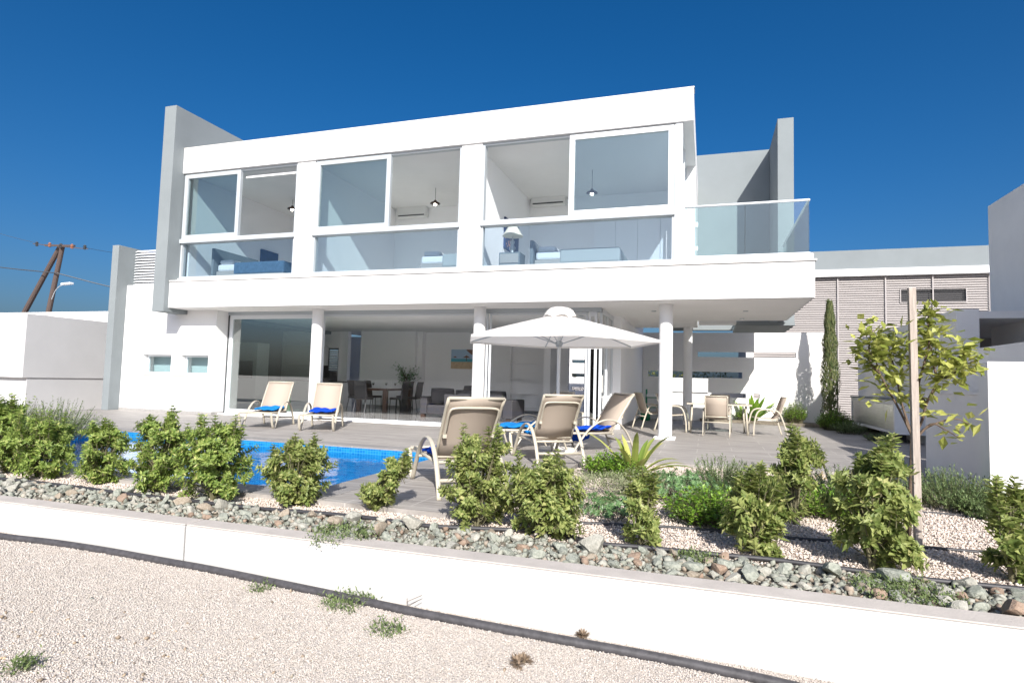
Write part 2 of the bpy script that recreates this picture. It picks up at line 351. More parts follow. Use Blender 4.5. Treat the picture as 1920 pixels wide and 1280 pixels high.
def watermat():
    m = bpy.data.materials.new('pool_water'); m.use_nodes = True; t = m.node_tree; t.nodes.clear(); N = t.nodes.new; L = t.links.new
    out = N('ShaderNodeOutputMaterial'); mix = N('ShaderNodeMixShader'); tr = N('ShaderNodeBsdfTransparent'); gl = N('ShaderNodeBsdfGlossy')
    tr.inputs['Color'].default_value = (.62, .90, .97, 1); gl.inputs['Roughness'].default_value = .02
    tc = N('ShaderNodeTexCoord'); n = N('ShaderNodeTexNoise'); n.inputs['Scale'].default_value = 2.4; n.inputs['Detail'].default_value = 3; L(tc.outputs['Object'], n.inputs['Vector'])
    bp = N('ShaderNodeBump'); bp.inputs['Strength'].default_value = .5; bp.inputs['Distance'].default_value = .03; L(n.outputs['Fac'], bp.inputs['Height'])
    fr = N('ShaderNodeFresnel')
    ge = N('ShaderNodeNewGeometry'); io = N('ShaderNodeMath'); io.operation = 'MULTIPLY_ADD'; io.inputs[1].default_value = 1/1.33-1.33; io.inputs[2].default_value = 1.33
    L(ge.outputs['Backfacing'], io.inputs[0]); L(io.outputs[0], fr.inputs['IOR'])
    L(bp.outputs['Normal'], fr.inputs['Normal']); L(bp.outputs['Normal'], gl.inputs['Normal'])
    L(fr.outputs[0], mix.inputs[0]); L(tr.outputs[0], mix.inputs[1]); L(gl.outputs[0], mix.inputs[2]); L(mix.outputs[0], out.inputs['Surface'])
    return m
WATER = watermat()
SUN, SKY, EXPO = 3.65, .057, 1.12
# ================================================================== THE SETTING
GSLOPE = -.0185
def gz(x): return -.405 + GSLOPE*max(-12, min(8, x))
# terrain, one sheet with a hole where the pool basin goes down
g = MB(); xs = [-400, -60, -12, -11.3, -3.4, 8, 60, 400]; ys = [-300, -60, -12, -8.7, -7.6, -3.5, 30, 600]
for i in range(len(xs)-1):
    for j in range(len(ys)-1):
        if xs[i] == -11.3 and ys[j] == -7.6: continue
        a, b_, c, d = xs[i], xs[i+1], ys[j], ys[j+1]
        g.add([(a, c, gz(a)), (b_, c, gz(b_)), (b_, d, gz(b_)), (a, d, gz(a))], [(0, 1, 2, 3)])
struct(obj('ground', g, GRAVEL, bevel=0), label='pale gravel ground in front of the low white wall', cat='ground')

# deck with pool opening
dk = MB(); dk.cells([-17, -11.04, -3.728, -1.75], [-7.692, -7.369, -3.793, 10.6], lambda u, w: not (-11.04 < u < -3.728 and -7.369 < w < -3.793), -.14, 0.0, 'z')
dk.prism([(-1.75, -3.41), (4.7, -2.65), (4.7, 8.3), (-1.75, 10.6)], -.14, 0.0)
struct(obj('terrace', dk, DECK), label='grey streaked tile terrace round the pool', cat='terrace')
cp = MB(); cp.cells([-11.35, -11, -3.768, -3.42], [-7.66, -7.329, -3.833, -3.48], lambda u, w: not (-11 < u < -3.768 and -7.329 < w < -3.833), -.02, .004, 'z')
struct(obj('pool_coping', cp, COPING), label='darker grey coping round the pool edge', cat='coping')
pb = MB(); x0, x1, y0, y1, zb = -11, -3.768, -7.329, -3.833, -1.35
pb.add([(x0,y0,-.02),(x1,y0,-.02),(x1,y1,-.02),(x0,y1,-.02),(x0,y0,zb),(x1,y0,zb),(x1,y1,zb),(x0,y1,zb)], [(4,5,6,7),(0,1,5,4),(1,2,6,5),(2,3,7,6),(3,0,4,7)])
struct(obj('pool_basin', pb, MOSAIC), label='blue mosaic swimming pool basin', cat='pool')
wt = MB(); wt.add([(x0,y0,-.115),(x1,y0,-.115),(x1,y1,-.115),(x0,y1,-.115)], [(0,1,2,3)])
struct(obj('pool_water', wt, WATER), label='clear blue pool water', cat='water')

# planting bed sheets
bd = MB()
bd.add([(-12,-8.62,-.055),(-12,-7.6,-.055),(-1.7,-7.6,-.055),(-1.7,-8.62,-.055)], [(0,3,2,1)])
bd.add([(-1.7,-8.62,-.055),(-1.7,-3.3,-.055),(7,-2.3,-.055),(7,-8.62,-.055)], [(0,3,2,1)])
struct(obj('gravel_bed', bd, BEDGR), label='pale gravel planting bed behind the low wall', cat='gravel bed')
so = MB(); so.add([(-12,-8.62,-.05),(7,-8.62,-.05),(7,-8.02,-.045),(-12,-8.02,-.045)], [(0,1,2,3)])
struct(obj('rock_strip_soil', so, SOIL), label='brown soil strip under the rubble', cat='soil')

# low white garden wall with joints
GW = thing('garden_wall', 'long low white rendered wall between foreground gravel and the rock strip', 'wall', (-4, -8.7, -.4))
edges = [-30, -9.4, -3.86, 2.3, 12]
for a, b_ in zip(edges[:-1], edges[1:]):
    z = lambda x: -.022+.004*max(-9, min(5, x))
    a2, b2 = a+.007, b_-.007; lw = MB()
    lw.add([(a2,-8.79,-.9),(b2,-8.79,-.9),(b2,-8.6,-.9),(a2,-8.6,-.9),(a2,-8.79,z(a)),(b2,-8.79,z(b_)),(b2,-8.6,z(b_)),(a2,-8.6,z(a))],
           [(0,3,2,1),(4,5,6,7),(0,1,5,4),(2,3,7,6),(0,4,7,3),(1,2,6,5)])
    obj('wall_panel', lw, WALLF, GW, world=True, bevel=.006)
    q = MB(); q.add([(a2,-8.786,z(a)+e) for e in (.0015,.012)]+[(b2,-8.786,z(b_)+e) for e in (.0015,.012)]+[(a2,-8.604,z(a)+e) for e in (.0015,.012)]+[(b2,-8.604,z(b_)+e) for e in (.0015,.012)], [(1,3,7,5),(0,4,6,2),(0,2,3,1),(4,5,7,6),(0,1,5,4),(2,6,7,3)]); obj('wall_top', q, WALLTOP, GW, world=True, bevel=.004)

# ================================================================== THE VILLA
V = thing('villa', 'white two storey villa with wide glazing and a cantilevered upper floor', 'house', (-7.0, 4.0, 0))
def vp(name, mb, m, parent=None, **k): return obj(name, mb, m, parent or V, world=True, **k)
XW0, XW1, YW = -16.386, -12.975, .646
# --- ground floor front-left block
H1 = (-15.60, -14.52, 1.075, 1.635); H2 = (-14.17, -13.19, 1.075, 1.635)
w = MB(); w.cells([XW0, H1[0], H1[1], -14.30, H2[0], H2[1], XW1], [0, 1.075, 1.635, 2.899, 3.67],
    lambda u, z: not (z > 2.9 and u > -14.30) and not any(h[0] < u < h[1] and h[2] < z < h[3] for h in (H1, H2)), YW, YW+.28)
w.box(-13.2, XW1-.001, YW+.281, 1.3, 0, 2.899)
gw = vp('front_wall', w, WHITE)
s = MB(); s.box(-15.64, -13.15, YW-.035, YW+.12, 1.045, 1.074); vp('sill', s, STONE, gw)
for h in (H1, H2):
    f = MB(); f.wall(h[0], h[1], h[2], h[3], YW+.16, YW+.22, [(h[0]+.06, h[1]-.06, h[2]+.06, h[3]-.06)]); fo = vp('small_window', f, ALU)
    g_ = MB(); g_.box(h[0]+.055, h[1]-.055, YW+.185, YW+.193, h[2]+.055, h[3]-.055); vp('pane', g_, GL_SASH, fo)
bc = MB(); bc.box(-15.9, -13.0, YW+.42, YW+.45, .9, 1.95); vp('sun_catch_panel', bc, PLASTER)  # white panel added behind the small windows to catch sun and brighten them
vp('skirting', MB().box(XW0, XW1+.012, YW-.012, YW-.002, 0, .075), PLINTH); vp('skirting', MB().box(XW1+.002, XW1+.012, YW, 1.06, 0, .075), PLINTH)
sr = MB(); sr.box(XW0+.01, -14.45, .94, 10.5, 3.3, 3.64); vp('side_roof', sr, WHITE)
# --- louvre screen above it
lf = MB(); lf.box(-16.38, -14.45, 1.02, 1.1, 3.67, 4.74)
lv = vp('louvre_screen', lf, LOUV)
sl = MB()
for k in range(13):
    z = 3.72+k*.083
    sl.add([(-16.37,.82,z),(-14.455,.82,z),(-14.455,.90,z+.055),(-16.37,.90,z+.055),(-16.37,.82,z-.012),(-14.455,.82,z-.012),(-14.455,.90,z+.043),(-16.37,.90,z+.043)],
           [(0,1,2,3),(7,6,5,4),(0,4,5,1),(3,2,6,7)])
vp('louvre_slats', sl, ALU, lv)
# --- grey fins
fn = MB(); fn.box(-16.640, -16.388, .298, 10.6, 0, 4.813); vp('grey_fin_wall', fn, GREY, bevel=.008)
fn = MB(); fn.box(-14.446, -14.036, -.15, 8.6, 2.782, 8.54); vp('grey_fin_wall', fn, GREY, bevel=.008)
# --- first floor slab
sb = MB(); sb.prism([(-14.10, 0), (1.965, 0), (1.965, 4.255), (-.25, 4.255), (-.25, 6.2), (-2.3, 6.2), (-2.3, 10.6), (-14.10, 10.6)], 2.9, 3.607)
slab = vp('first_floor_slab', sb, WHITE, bevel=.006)
so_ = MB(); so_.prism([(-12.96, .06), (1.90, .06), (1.90, 4.2), (-.3, 4.2), (-.3, 6.15), (-12.96, 6.15)], 2.892, 2.897); vp('soffit', so_, SOFFIT, slab)
dr = MB(); dr.box(-14.03, 2.0, -.035, .30, 3.610, 3.645); vp('drip_sill', dr, STONE, slab, bevel=.006)
dr = MB(); dr.box(-.4, 1.95, .015, .2, 3.648, 3.765); dr.box(1.75, 1.95, .201, 4.2, 3.648, 3.765); vp('balcony_kerb', dr, WHITE, slab, bevel=.02)
for (x, y) in ((1226, 583), (1398, 583), (1391, 597), (1090, 592)):
    p = at_z(x, y, 2.89); d = MB(); d.lathe([(.055, -.012), (.06, .0)], (p.x, p.y, 2.889), 16); vp('downlight', d, ALUG, slab)
# --- columns
for X in (-9.723, -5.159, -.836, ):
    c = MB(); c.lathe([(.145, .0), (.145, 2.889)], (X, .735, 0), 32); vp('column', c, WHITE, auto=40)
b_ = MB(); b_.box(-1.06, -.62, .55, .93, 0.002, .055); vp('column_base', b_, WALLW, bevel=.008)
c = MB(); c.lathe([(.13, .0), (.13, 2.889)], (-.53, 6.0, 0), 24); vp('column', c, WHITE, auto=40)
# --- upper storey front
Z0, Z1 = 3.765, 6.715
wins = [(-14.03, -10.215), (-9.66, -5.56), (-5.03, -.655)]
for a, b_ in ((-10.213, -9.662), (-5.558, -5.032)):
    up = MB(); up.box(a, b_, .25, .5, 3.646, Z1); vp('upper_pier', up, WHITE)
kb = MB(); kb.box(-14.03, -10.215, .24, .5, 3.646, 3.745); kb.box(-9.66, -5.56, .24, .5, 3.646, 3.745); kb.box(-5.03, -.5, .24, .5, 3.646, 3.745); vp('window_kerb', kb, WHITE)
rf = MB(); rf.box(-14.16, -.285, .2, 8.6, 6.716, 7.42); roof = vp('roof', rf, WHITE, bevel=.008)
cpng = MB(); cpng.box(-14.16, -.27, .19, .5, 7.422, 7.445); vp('roof_coping', cpng, STONE, roof)
ga = MB(); ga.tube([(-12.6, .9, 7.4), (-12.6, .9, 7.62), (-12.45, .9, 7.66)], .02, 6); vp('roof_vent_pipe', ga, WHITEP, roof)
uw = MB(); uw.box(-.5, -.29, 2.95, 8.6, 3.608, 6.714); vp('upper_side_wall', uw, WHITE)
for (z, h_) in ((5.15, .12), (4.55, .10)):
    l = MB(); l.box(-.288, -.22, 2.97, 3.05, z, z+h_); vp('wall_lamp', l, WHITEP)
MIDB, MIDT = 4.72, 4.86
for i, (a, b_) in enumerate(wins):
    f = MB(); fw = .055
    f.wall(a, b_, Z0-.02, Z1, .28, .42, [(a+fw, b_-fw, Z0+.03, MIDB), (a+fw, b_-fw, MIDT, Z1-fw)])
    fr = vp('window', f, ALUS, bevel=.006)
    rl = MB(); rl.box(a-.01, b_+.01, .22, .279, MIDB+.01, MIDT-.01); vp('mid_rail', rl, ALUS, fr, bevel=.006)
    gl_ = MB(); gl_.box(a+fw-.01, b_-fw+.01, .345, .355, Z0+.02, MIDB+.01); vp('lower_pane', gl_, GL_LOW, fr)
    m_ = (-12.10, -7.50, -2.90)[i]
    sa, sb_ = (a+.03, m_+.04) if i < 2 else (m_-.04, b_-.02)
    st = .115
    s_ = MB(); s_.wall(sa, sb_, MIDT-.005, Z1-.03, .255, .3425, [(sa+st, sb_-st, MIDT+.10, Z1-.03-.11)]); vp('sash', s_, ALUS if i < 2 else ALU, fr, bevel=.008)
    p_ = MB(); p_.box(sa+st-.01, sb_-st+.01, .295, .303, MIDT+.09, Z1-.13); vp('sash_pane', p_, GL_SASH, fr)
    if i == 0:
        bl = MB(); bl.box(m_+.05, b_-.07, .44, .47, 6.50, 6.56); vp('roller_blind', bl, WHITEP, fr)
pw = MB(); pw.box(-.653, -.50, .25, .42, 3.646, Z1); vp('corner_post', pw, ALU)
# glazed return to the balcony
sg = MB(); sg.wall(.43, 2.94, 3.65, Z1, -.57, -.505, [(.50, 1.62, 3.72, Z1-.06), (1.70, 2.88, 3.72, Z1-.06)], 'x'); sgo = vp('balcony_door', sg, ALU)
sp_ = MB(); sp_.box(-.545, -.537, 1.69, 2.89, 3.71, Z1-.05); vp('pane', sp_, GL_LOW, sgo)
# rooms upstairs
rm = MB()
rm.box(-14.035, -13.96, .51, 4.8, 3.61, 6.714); rm.box(-10.03, -9.85, .51, 4.8, 3.61, 6.714); rm.box(-5.38, -5.20, .51, 4.8, 3.61, 6.714)
rm.box(-14.03, -.505, 4.8, 4.95, 3.61, 6.714)
vp('upper_room_walls', rm, PLASTER)
fl = MB(); fl.box(-13.95, -.58, .51, 4.79, 3.608, 3.63); vp('upper_room_floor', fl, STONE)
# --- balcony balustrade
hr = MB(); hr.tube([(-.45, .12, 4.835), (1.885, .12, 4.835), (1.885, 4.2, 4.835)], .026, 8); rail = vp('balcony_railing', hr, ALU, smooth=True)
for (a, b_) in ((-.44, .715), (.727, 1.875)):
    q = MB(); q.box(a, b_, .112, .126, 3.80, 4.83); vp('glass_panel', q, GL_BAL, rail)
q = MB(); q.box(1.878, 1.892, .13, 4.2, 3.80, 4.83); vp('glass_panel', q, GL_BAL, rail)
q = MB(); q.box(-.44, 1.9, .09, .148, 3.767, 3.80); q.box(1.862, 1.91, .149, 4.2, 3.767, 3.80); vp('base_channel', q, ALU, rail)
# --- grey rear walls
rw = MB(); rw.box(-1.2, 1.77, 6.55, 6.9, 2.86, 8.33); vp('rear_grey_wall', rw, GREY, bevel=.006)
rw = MB(); rw.box(1.772, 2.165, 4.38, 6.9, 2.86, 8.33); vp('grey_fin_wall', rw, GREY, bevel=.008)
rb = MB(); rb.box(.75, 2.165, 4.265, 6.54, 2.775, 2.858); vp('rear_beam', rb, GREY)  # beam stretched back to the grey wall to block sun from the slotted wall
rb = MB(); rb.box(-.2, .748, 4.265, 4.6, 2.82, 3.3); vp('rear_beam', rb, WHITE)
# --- ground floor glazing
YG = 1.12
th = MB(); th.box(-12.96, -2.25, .855, 1.2, .0, .034); vp('threshold', th, WALLW, bevel=.004)
hd = MB(); hd.box(-12.97, -2.3, YG-.06, YG+.14, 2.80, 2.891); vp('door_track', hd, ALUG)
def door(a, b_, y, nm='sliding_door'):
    f = MB(); f.wall(a, b_, .036, 2.799, y-.025, y+.025, [(a+.12, b_-.10, .16, 2.69)]); o = vp(nm, f, ALU, bevel=.005)
    p = MB(); p.box(a+.11, b_-.09, y-.005, y+.005, .15, 2.70); vp('pane', p, GL_DOOR, o)
door(-12.93, -9.90, YG-.01)
jm = MB(); jm.box(-12.972, -12.935, YG-.05, YG+.12, 0.035, 2.799); vp('door_jamb', jm, GASKET)
sdr = MB(); sdr.wall(-2.60, -2.40, .036, 2.799, YG-.035, YG+.015, [(-2.545, -2.455, .16, 2.69)]); vp('stacked_door', sdr, ALU, bevel=.004)
for a, b_, gl in ((-9.86, -5.10, YG+.06), (-5.06, -2.63, YG+.06)):
    f = MB(); f.wall(a, b_, .036, 2.799, gl-.02, gl+.02, [(a+.045, b_-.045, .07, 2.75)]); o = vp('sliding_door', f, ALU)
    p = MB(); p.box(a+.04, b_-.04, gl-.004, gl+.004, .06, 2.76); vp('pane', p, GL_OPEN, o)
sd = MB(); sd.wall(1.2, 2.95, .036, 2.89, -2.36, -2.30, [(1.28, 2.02, .12, 2.78), (2.12, 2.87, .12, 2.78)], 'x'); sdo = vp('side_glazing', sd, ALU)
sp_ = MB(); sp_.box(-2.334, -2.326, 1.27, 2.88, .11, 2.79); vp('pane', sp_, GL_DOOR, sdo)
# --- ground floor interior
fl = MB(); fl.box(-16.3, -2.36, 1.201, 10.5, .0, .03); vp('interior_floor', fl, FLOORIN)
XD0, XD1 = at_y(1065, 700, 7.9).x, at_y(1122, 700, 7.9).x
iw = MB()
iw.box(-12.62, -10.3, 7.4, 7.6, .031, 2.899)                              # wall behind dining table
iw.wall(-10.3, -2.36, .031, 2.899, 7.9, 8.1, [(XD0, XD1, 0.0, 2.35), (at_y(957, 700, 7.9).x, at_y(1010, 700, 7.9).x, .25, 2.45)])
iw.box(-10.3, -10.1, 7.6, 7.9, .031, 2.899)
DX0, DX1 = at_y(601, 700, 7.5).x, at_y(633, 700, 7.5).x
vp('kitchen_wall', MB().wall(-16.3, -13.25, .031, 2.899, 7.5, 7.7, [(DX0, DX1, 0, 2.25)]), PLASTER)
vp('corridor_end_wall', MB().box(-15.2, -12.4, 10.3, 10.5, .031, 2.899), PLASTER)
vp('patio_side_wall', MB().box(-2.345, -2.10, 2.96, 10.2, .0, 2.899), PLASTER)
vp('partition_stub', MB().box(-5.15, -4.92, 6.7, 7.899, .031, 2.899), PLASTER)
vp('interior_wall', iw, PLASTER)
rc = MB(); rc.box(at_y(955, 700, 7.9).x-.05, at_y(1012, 700, 7.9).x+.05, 8.11, 8.2, .2, 2.5)
for z in (.68, 1.22, 1.78): rc.box(at_y(957, 700, 7.9).x+.002, at_y(1010, 700, 7.9).x-.002, 7.905, 8.109, z, z+.03)
vp('wall_niche', rc, PLASTER)
for bx in ((-12.62, -10.3, 7.385, 7.398, .031, .11), (-10.3, XD0-.02, 7.885, 7.898, .031, .11), (-16.3, DX0-.02, 7.485, 7.498, .031, .11), (-2.098, -2.085, 2.96, 8.48, .002, .075), (-2.36, -2.346, 3.0, 7.88, .031, .11)):
    vp('skirting', MB().box(*bx), PLINTH)
dd = MB(); dd.wall(DX0+.005, DX1-.005, .035, 2.245, 7.56, 7.62, [(DX0+.30, DX1-.06, 1.35, 2.19)]); ido = vp('interior_door', dd, DKIN)
ls = MB()
for k in range(9): ls.box(DX0+.31, DX1-.07, 7.575, 7.605, 1.37+k*.09, 1.37+k*.09+.05)
vp('door_louvre', ls, WHITEP, ido)
bdr = MB(); xm = (XD0+XD1)/2+.03; bdr.box(xm, XD1-.01, 7.96, 8.0, .04, 2.33); bdo = vp('rear_door', bdr, DKIN)
hdl = MB(); hdl.tube([(xm+.03, 7.93, .5), (xm+.03, 7.93, 2.0)], .018, 6); vp('handle', hdl, ALU, bdo)
# kitchen seen through the left door pane
kt = thing('kitchen_unit', 'white fitted kitchen with a tall oven housing behind the left glass door', 'kitchen', (-14.2, 6.8, .03))
k = MB(); k.box(-15.9, -12.95, 6.9, 7.48, .03, .92); obj('base_cabinet', k, WHITEP, kt, world=True, bevel=.005)
k = MB(); k.box(-15.92, -12.93, 6.87, 7.48, .921, .96); obj('worktop', k, DKIN, kt, world=True)
k = MB(); k.box(-15.9, -14.1, 7.1, 7.48, 1.55, 2.3); obj('wall_cabinet', k, WHITEP, kt, world=True, bevel=.005)
gb = MB(); gb.box(-13.55, -13.0, 3.6, 4.0, .031, .95); tag(obj('green_box', gb, mat('lime_paint', (.10, .45, .08), .4), bevel=.02), 'bright green box standing behind the left glass door', 'cupboard')  # plain bright green box behind the door pane
k = MB(); k.box(-16.28, -15.0, 4.6, 5.2, .03, 2.25); tu = obj('tall_cabinet', k, WHITEP, kt, world=True, bevel=.005)
k = MB(); k.box(-15.75, -15.15, 4.56, 4.598, 1.0, 1.6); obj('oven', k, GASKET, tu, world=True)
# ================================================================== OUTDOOR FURNITURE
def arc_pts(pts, n=10):            # Catmull-Rom through pts
    P = [Vector(p) for p in pts]; P = [P[0]*2-P[1]] + P + [P[-1]*2-P[-2]]; out = []
    for i in range(1, len(P)-2):
        for k in range(n):
            t = k/n; a, b, c, d = P[i-1], P[i], P[i+1], P[i+2]
            out.append(.5*((2*b)+(c-a)*t+(2*a-5*b+4*c-d)*t*t+(3*b-a-3*c+d)*t*t*t))
    out.append(P[-2]); return out
LW = .68
def make_lounger():
    # local: x from foot end (0) to head, y across, z up
    t = thing('sun_lounger', 'x', 'sun lounger', (0, 0, 0), 0, 'sun loungers round the pool')
    for s in (-1, 1):
        y = s*LW/2
        leg = MB()
        leg.tube(arc_pts([(-.02,y,.335),(.0,y,.25),(.06,y,.10),(.13,y,.018),(.20,y,.03),(.30,y,.16),(.48,y,.37),(.68,y,.50),(.88,y,.545),(1.08,y,.50),(1.24,y,.37),(1.36,y,.19),(1.44,y,.0)], 6), .026, 8, flat=.55)
        obj('arm_leg', leg, BEIGE, t, smooth=True)
    fr = MB()
    for s in (-1, 1):
        y = s*(LW/2-.05); fr.tube([(0,y,.335),(.5,y,.32),(1.02,y,.315)], .02, 8)
    fr.tube([(0,-LW/2,.335),(0,LW/2,.335)], .022, 8); fr.tube([(1.02,-LW/2+.03,.30),(1.02,LW/2-.03,.30)], .018, 8)
    fr.tube([(1.36,-LW/2,.17),(1.36,LW/2,.17)], .02, 8); fr.tube([(.46,-LW/2,.30),(.46,LW/2,.30)], .016, 8)
    obj('seat_frame', fr, BEIGE, t, smooth=True)
    st = MB(); n = 8; w = LW/2-.055; vs = []
    for i in range(n+1):
        x = .02+i*(1.0/n); z = .338-.022*math.sin(PI*i/n)
        for y in (-w, 0, w): vs.append((x, y, z-(.012 if y == 0 else 0)))
    st.add(vs, [(i*3+k, (i+1)*3+k, (i+1)*3+k+1, i*3+k+1) for i in range(n) for k in (0, 1)])
    o = obj('seat_sling', st, SLING, t, smooth=True); sm = o.modifiers.new('s', 'SOLIDIFY'); sm.thickness = .008
    a = (1.0, .33); b = (1.40, .90); c2 = (1.475, .975)
    bp = [(a[0], a[1]), (1.13, .52), (1.27, .72), b, c2]
    bf = MB()
    for s in (-1, 1): bf.tube([(x, s*(LW/2-.055), z) for x, z in bp], .018, 8)
    bf.tube([(c2[0],-LW/2+.055,c2[1]),(c2[0],LW/2-.055,c2[1])], .018, 8); bf.tube([(1.03,-LW/2+.06,.36),(1.03,LW/2-.06,.36)], .014, 8)
    bo = obj('backrest_frame', bf, BEIGE, t, smooth=True)
    pr = MB(); yy = LW/2-.085; pr.tube(arc_pts([(1.235,-yy,.60),(1.30,-yy,.70),(1.40,-yy,.835),(1.425,-yy+.05,.875),(1.43,0,.88),(1.425,yy-.05,.875),(1.40,yy,.835),(1.30,yy,.70),(1.235,yy,.60)], 4), .012, 8)
    for s in (-1, 1): pr.box(1.20, 1.25, s*yy-.018, s*yy+.018, .57, .61)
    obj('prop_bar', pr, BEIGE, bo, smooth=False)
    w2 = LW/2-.06; vs = []; m = len(bp)
    for x, z in bp:
        for y in (-w2, 0, w2): vs.append((x+(.02 if y == 0 else 0), y, z))
    bs = MB(); bs.add(vs, [(i*3+k, (i+1)*3+k, (i+1)*3+k+1, i*3+k+1) for i in range(m-1) for k in (0, 1)])
    o = obj('back_sling', bs, SLING, t, smooth=True); sm = o.modifiers.new('s', 'SOLIDIFY'); sm.thickness = .008
    return t
def lounger_at(c_rear, footdir, label, first=None):
    d = Vector((footdir[0], footdir[1], 0)).normalized(); org = Vector((c_rear[0], c_rear[1], 0)) + d*1.44
    rz = math.atan2(-d.y, -d.x)
    if first is not None: first.location = org; first.rotation_euler = (0, 0, rz); first['label'] = label; return first
    return dup(LPROTO, org, rz, label)
LPROTO = make_lounger()
LD = {}
LD[1] = lounger_at((-9.55, -.78), (.34, -.94), 'leftmost beige sun lounger by the glass door with a blue towel on it', LPROTO)
LD[2] = lounger_at((-8.31, -.64), (.43, -.90), 'beige sun lounger in front of the left white column, beyond the pool')
LD[3] = lounger_at((-2.16, -7.00), (-.63, .777), 'beige sun lounger nearest the camera, seen from behind at the pool corner')
LD[4] = lounger_at((-1.88, -4.42), (-.55, .83), 'beige sun lounger seen from behind in front of the umbrella pole')
LD[5] = lounger_at((-2.50, -1.75), (-.65, -.76), 'beige sun lounger under the umbrella, mostly hidden behind the nearer one')
LD[6] = lounger_at((-1.42, -1.75), (-.70, -.70), 'beige sun lounger right of the umbrella pole, facing the pool')
def towel(lo, seed, label, m, x0=.42, x1=1.0, hang=0, w=.5):
    rnd = random.Random(seed); n, k = 16, 12; vs = []
    wav = [rnd.uniform(0, 6.28) for _ in range(6)]
    for i in range(n+1):
        for j in range(k+1):
            x = x0+(x1-x0)*i/n + .015*math.sin(j*.9+wav[0]); y = -w/2+w*j/k + .012*math.sin(i*.8+wav[1])
            z = .352 + .045*abs(math.sin(i*.55+wav[2]+.25*j)) * (.5+.5*i/n) + .012*math.sin(j*1.3+wav[3]) + .05*max(0, (i/n-.75))*2
            if hang and j > k-3: q = j-(k-3); y = w/2-.03+.012*q+.22*0; z -= .085*q; y += .045
            vs.append((x, y, z))
    b = MB(); b.add(vs, [(i*(k+1)+j, (i+1)*(k+1)+j, (i+1)*(k+1)+j+1, i*(k+1)+j+1) for i in range(n) for j in range(k)])
    mtx = Matrix.Translation(lo.location) @ Matrix.Rotation(lo.rotation_euler.z, 4, 'Z')
    b.v = [tuple(mtx @ Vector(v)) for v in b.v]
    o = obj('beach_towel', b, m, smooth=True); s = o.modifiers.new('s', 'SOLIDIFY'); s.thickness = .035; s.offset = 1
    u = o.modifiers.new('u', 'SUBSURF'); u.levels = 1; u.render_levels = 1
    tag(o, label, 'towel', 'blue towels on the loungers'); return o
towel(LD[1], 1, 'folded blue towel on the leftmost lounger by the glass door', TOWELC, .55, 1.02)
towel(LD[2], 2, 'royal blue towel on the lounger in front of the left column', TOWEL, .50, 1.0)
towel(LD[3], 3, 'royal blue towel hanging off the lounger nearest the camera', TOWEL, .45, .98, 1, .62)
towel(LD[4], 4, 'bright blue towel on the lounger before the umbrella pole', TOWELC, .40, .95, 0, .55)
towel(LD[5], 5, 'blue towel on the half hidden lounger under the umbrella', TOWELC, .10, 1.0, 0, .60)
towel(LD[6], 6, 'royal blue towel draped on the lounger right of the umbrella pole', TOWEL, .30, 1.0, 1, .62)

# ---- umbrella
UX, UY = -2.36, -2.75
U = thing('parasol', 'large off white hexagonal garden umbrella with a vent cap over the loungers', 'umbrella', (UX, UY, 0))
p = MB(); p.lathe([(.34, .0), (.34, .06), (.05, .09), (.05, .35), (.032, .36)], (0, 0, 0), 24); obj('base', p, STONE, U)
p = MB(); p.lathe([(.028, .3), (.028, 2.3)], (0, 0, 0), 16); obj('pole', p, ALU, U, smooth=False, auto=40)
rot0 = R(-90-37.5); RU = 1.72; ZR, ZT, ZV = 1.845, 2.30, 2.20
hexv = [(RU*math.cos(rot0+k*PI/3), RU*math.sin(rot0+k*PI/3)) for k in range(6)]
cn = MB(); rings = 7; vs = []
for i in range(rings+1):
    f = .05+.95*i/rings
    for k in range(6):
        for e in range(4):
            a_ = Vector(hexv[k]); b_ = Vector(hexv[(k+1) % 6]); q = a_.lerp(b_, e/4)*f
            sag = .05*math.sin(PI*e/4)*math.sin(PI*min(1, i/rings*1.0))*(.5+.5*i/rings)
            vs.append((q.x, q.y, ZT-(ZT-ZR)*(f**1.08) - sag*.5))
cn.add(vs, [(i*24+k, (i+1)*24+k, (i+1)*24+(k+1) % 24, i*24+(k+1) % 24) for i in range(rings) for k in range(24)])
co = obj('canopy', cn, CANVAS, U, smooth=False)
hm = MB()
for k in range(24):
    a_ = Vector(vs[rings*24+k]); b_ = Vector(vs[rings*24+(k+1) % 24]); hm.add([a_, b_, b_-Vector((0,0,.035)), a_-Vector((0,0,.035))], [(0,1,2,3)])
obj('hem', hm, CANVAS, co)
vc = MB(); vv = []
for i in range(6):
    f = i/5
    for k in range(36):
        t = 2*PI*k/36; rr = .015+.265*f; ru = 1+.05*math.cos(6*t)*f
        vv.append((rr*ru*math.cos(t+rot0), rr*ru*math.sin(t+rot0), 2.43-.07*f**1.4 -.14*f**5 + .05*f**3*abs(math.cos(3*t))))
vc.add(vv, [(i*36+k, (i+1)*36+k, (i+1)*36+(k+1) % 36, i*36+(k+1) % 36) for i in range(5) for k in range(36)])
obj('vent_cap', vc, CANVAS, U, smooth=True)
for k in range(6):
    rb_ = MB(); v = Vector((*hexv[k], 0)); rb_.tube([v*.05+Vector((0,0,ZT-.05)), v*.5+Vector((0,0,ZT-(ZT-ZR)*.5-.03)), v*.985+Vector((0,0,ZR-.005))], .011, 6); ro = obj('rib', rb_, ALUG, U)
    st = MB(); st.tube([v*.03+Vector((0,0,1.80)), v*.48+Vector((0,0,ZT-(ZT-ZR)*.48-.035))], .009, 6); obj('strut', st, ALUG, ro)
hb = MB(); hb.lathe([(.05, 1.75), (.06, 1.78), (.06, 1.83), (.04, 1.85)], (0, 0, 0), 16); obj('hub', hb, ALUG, U)
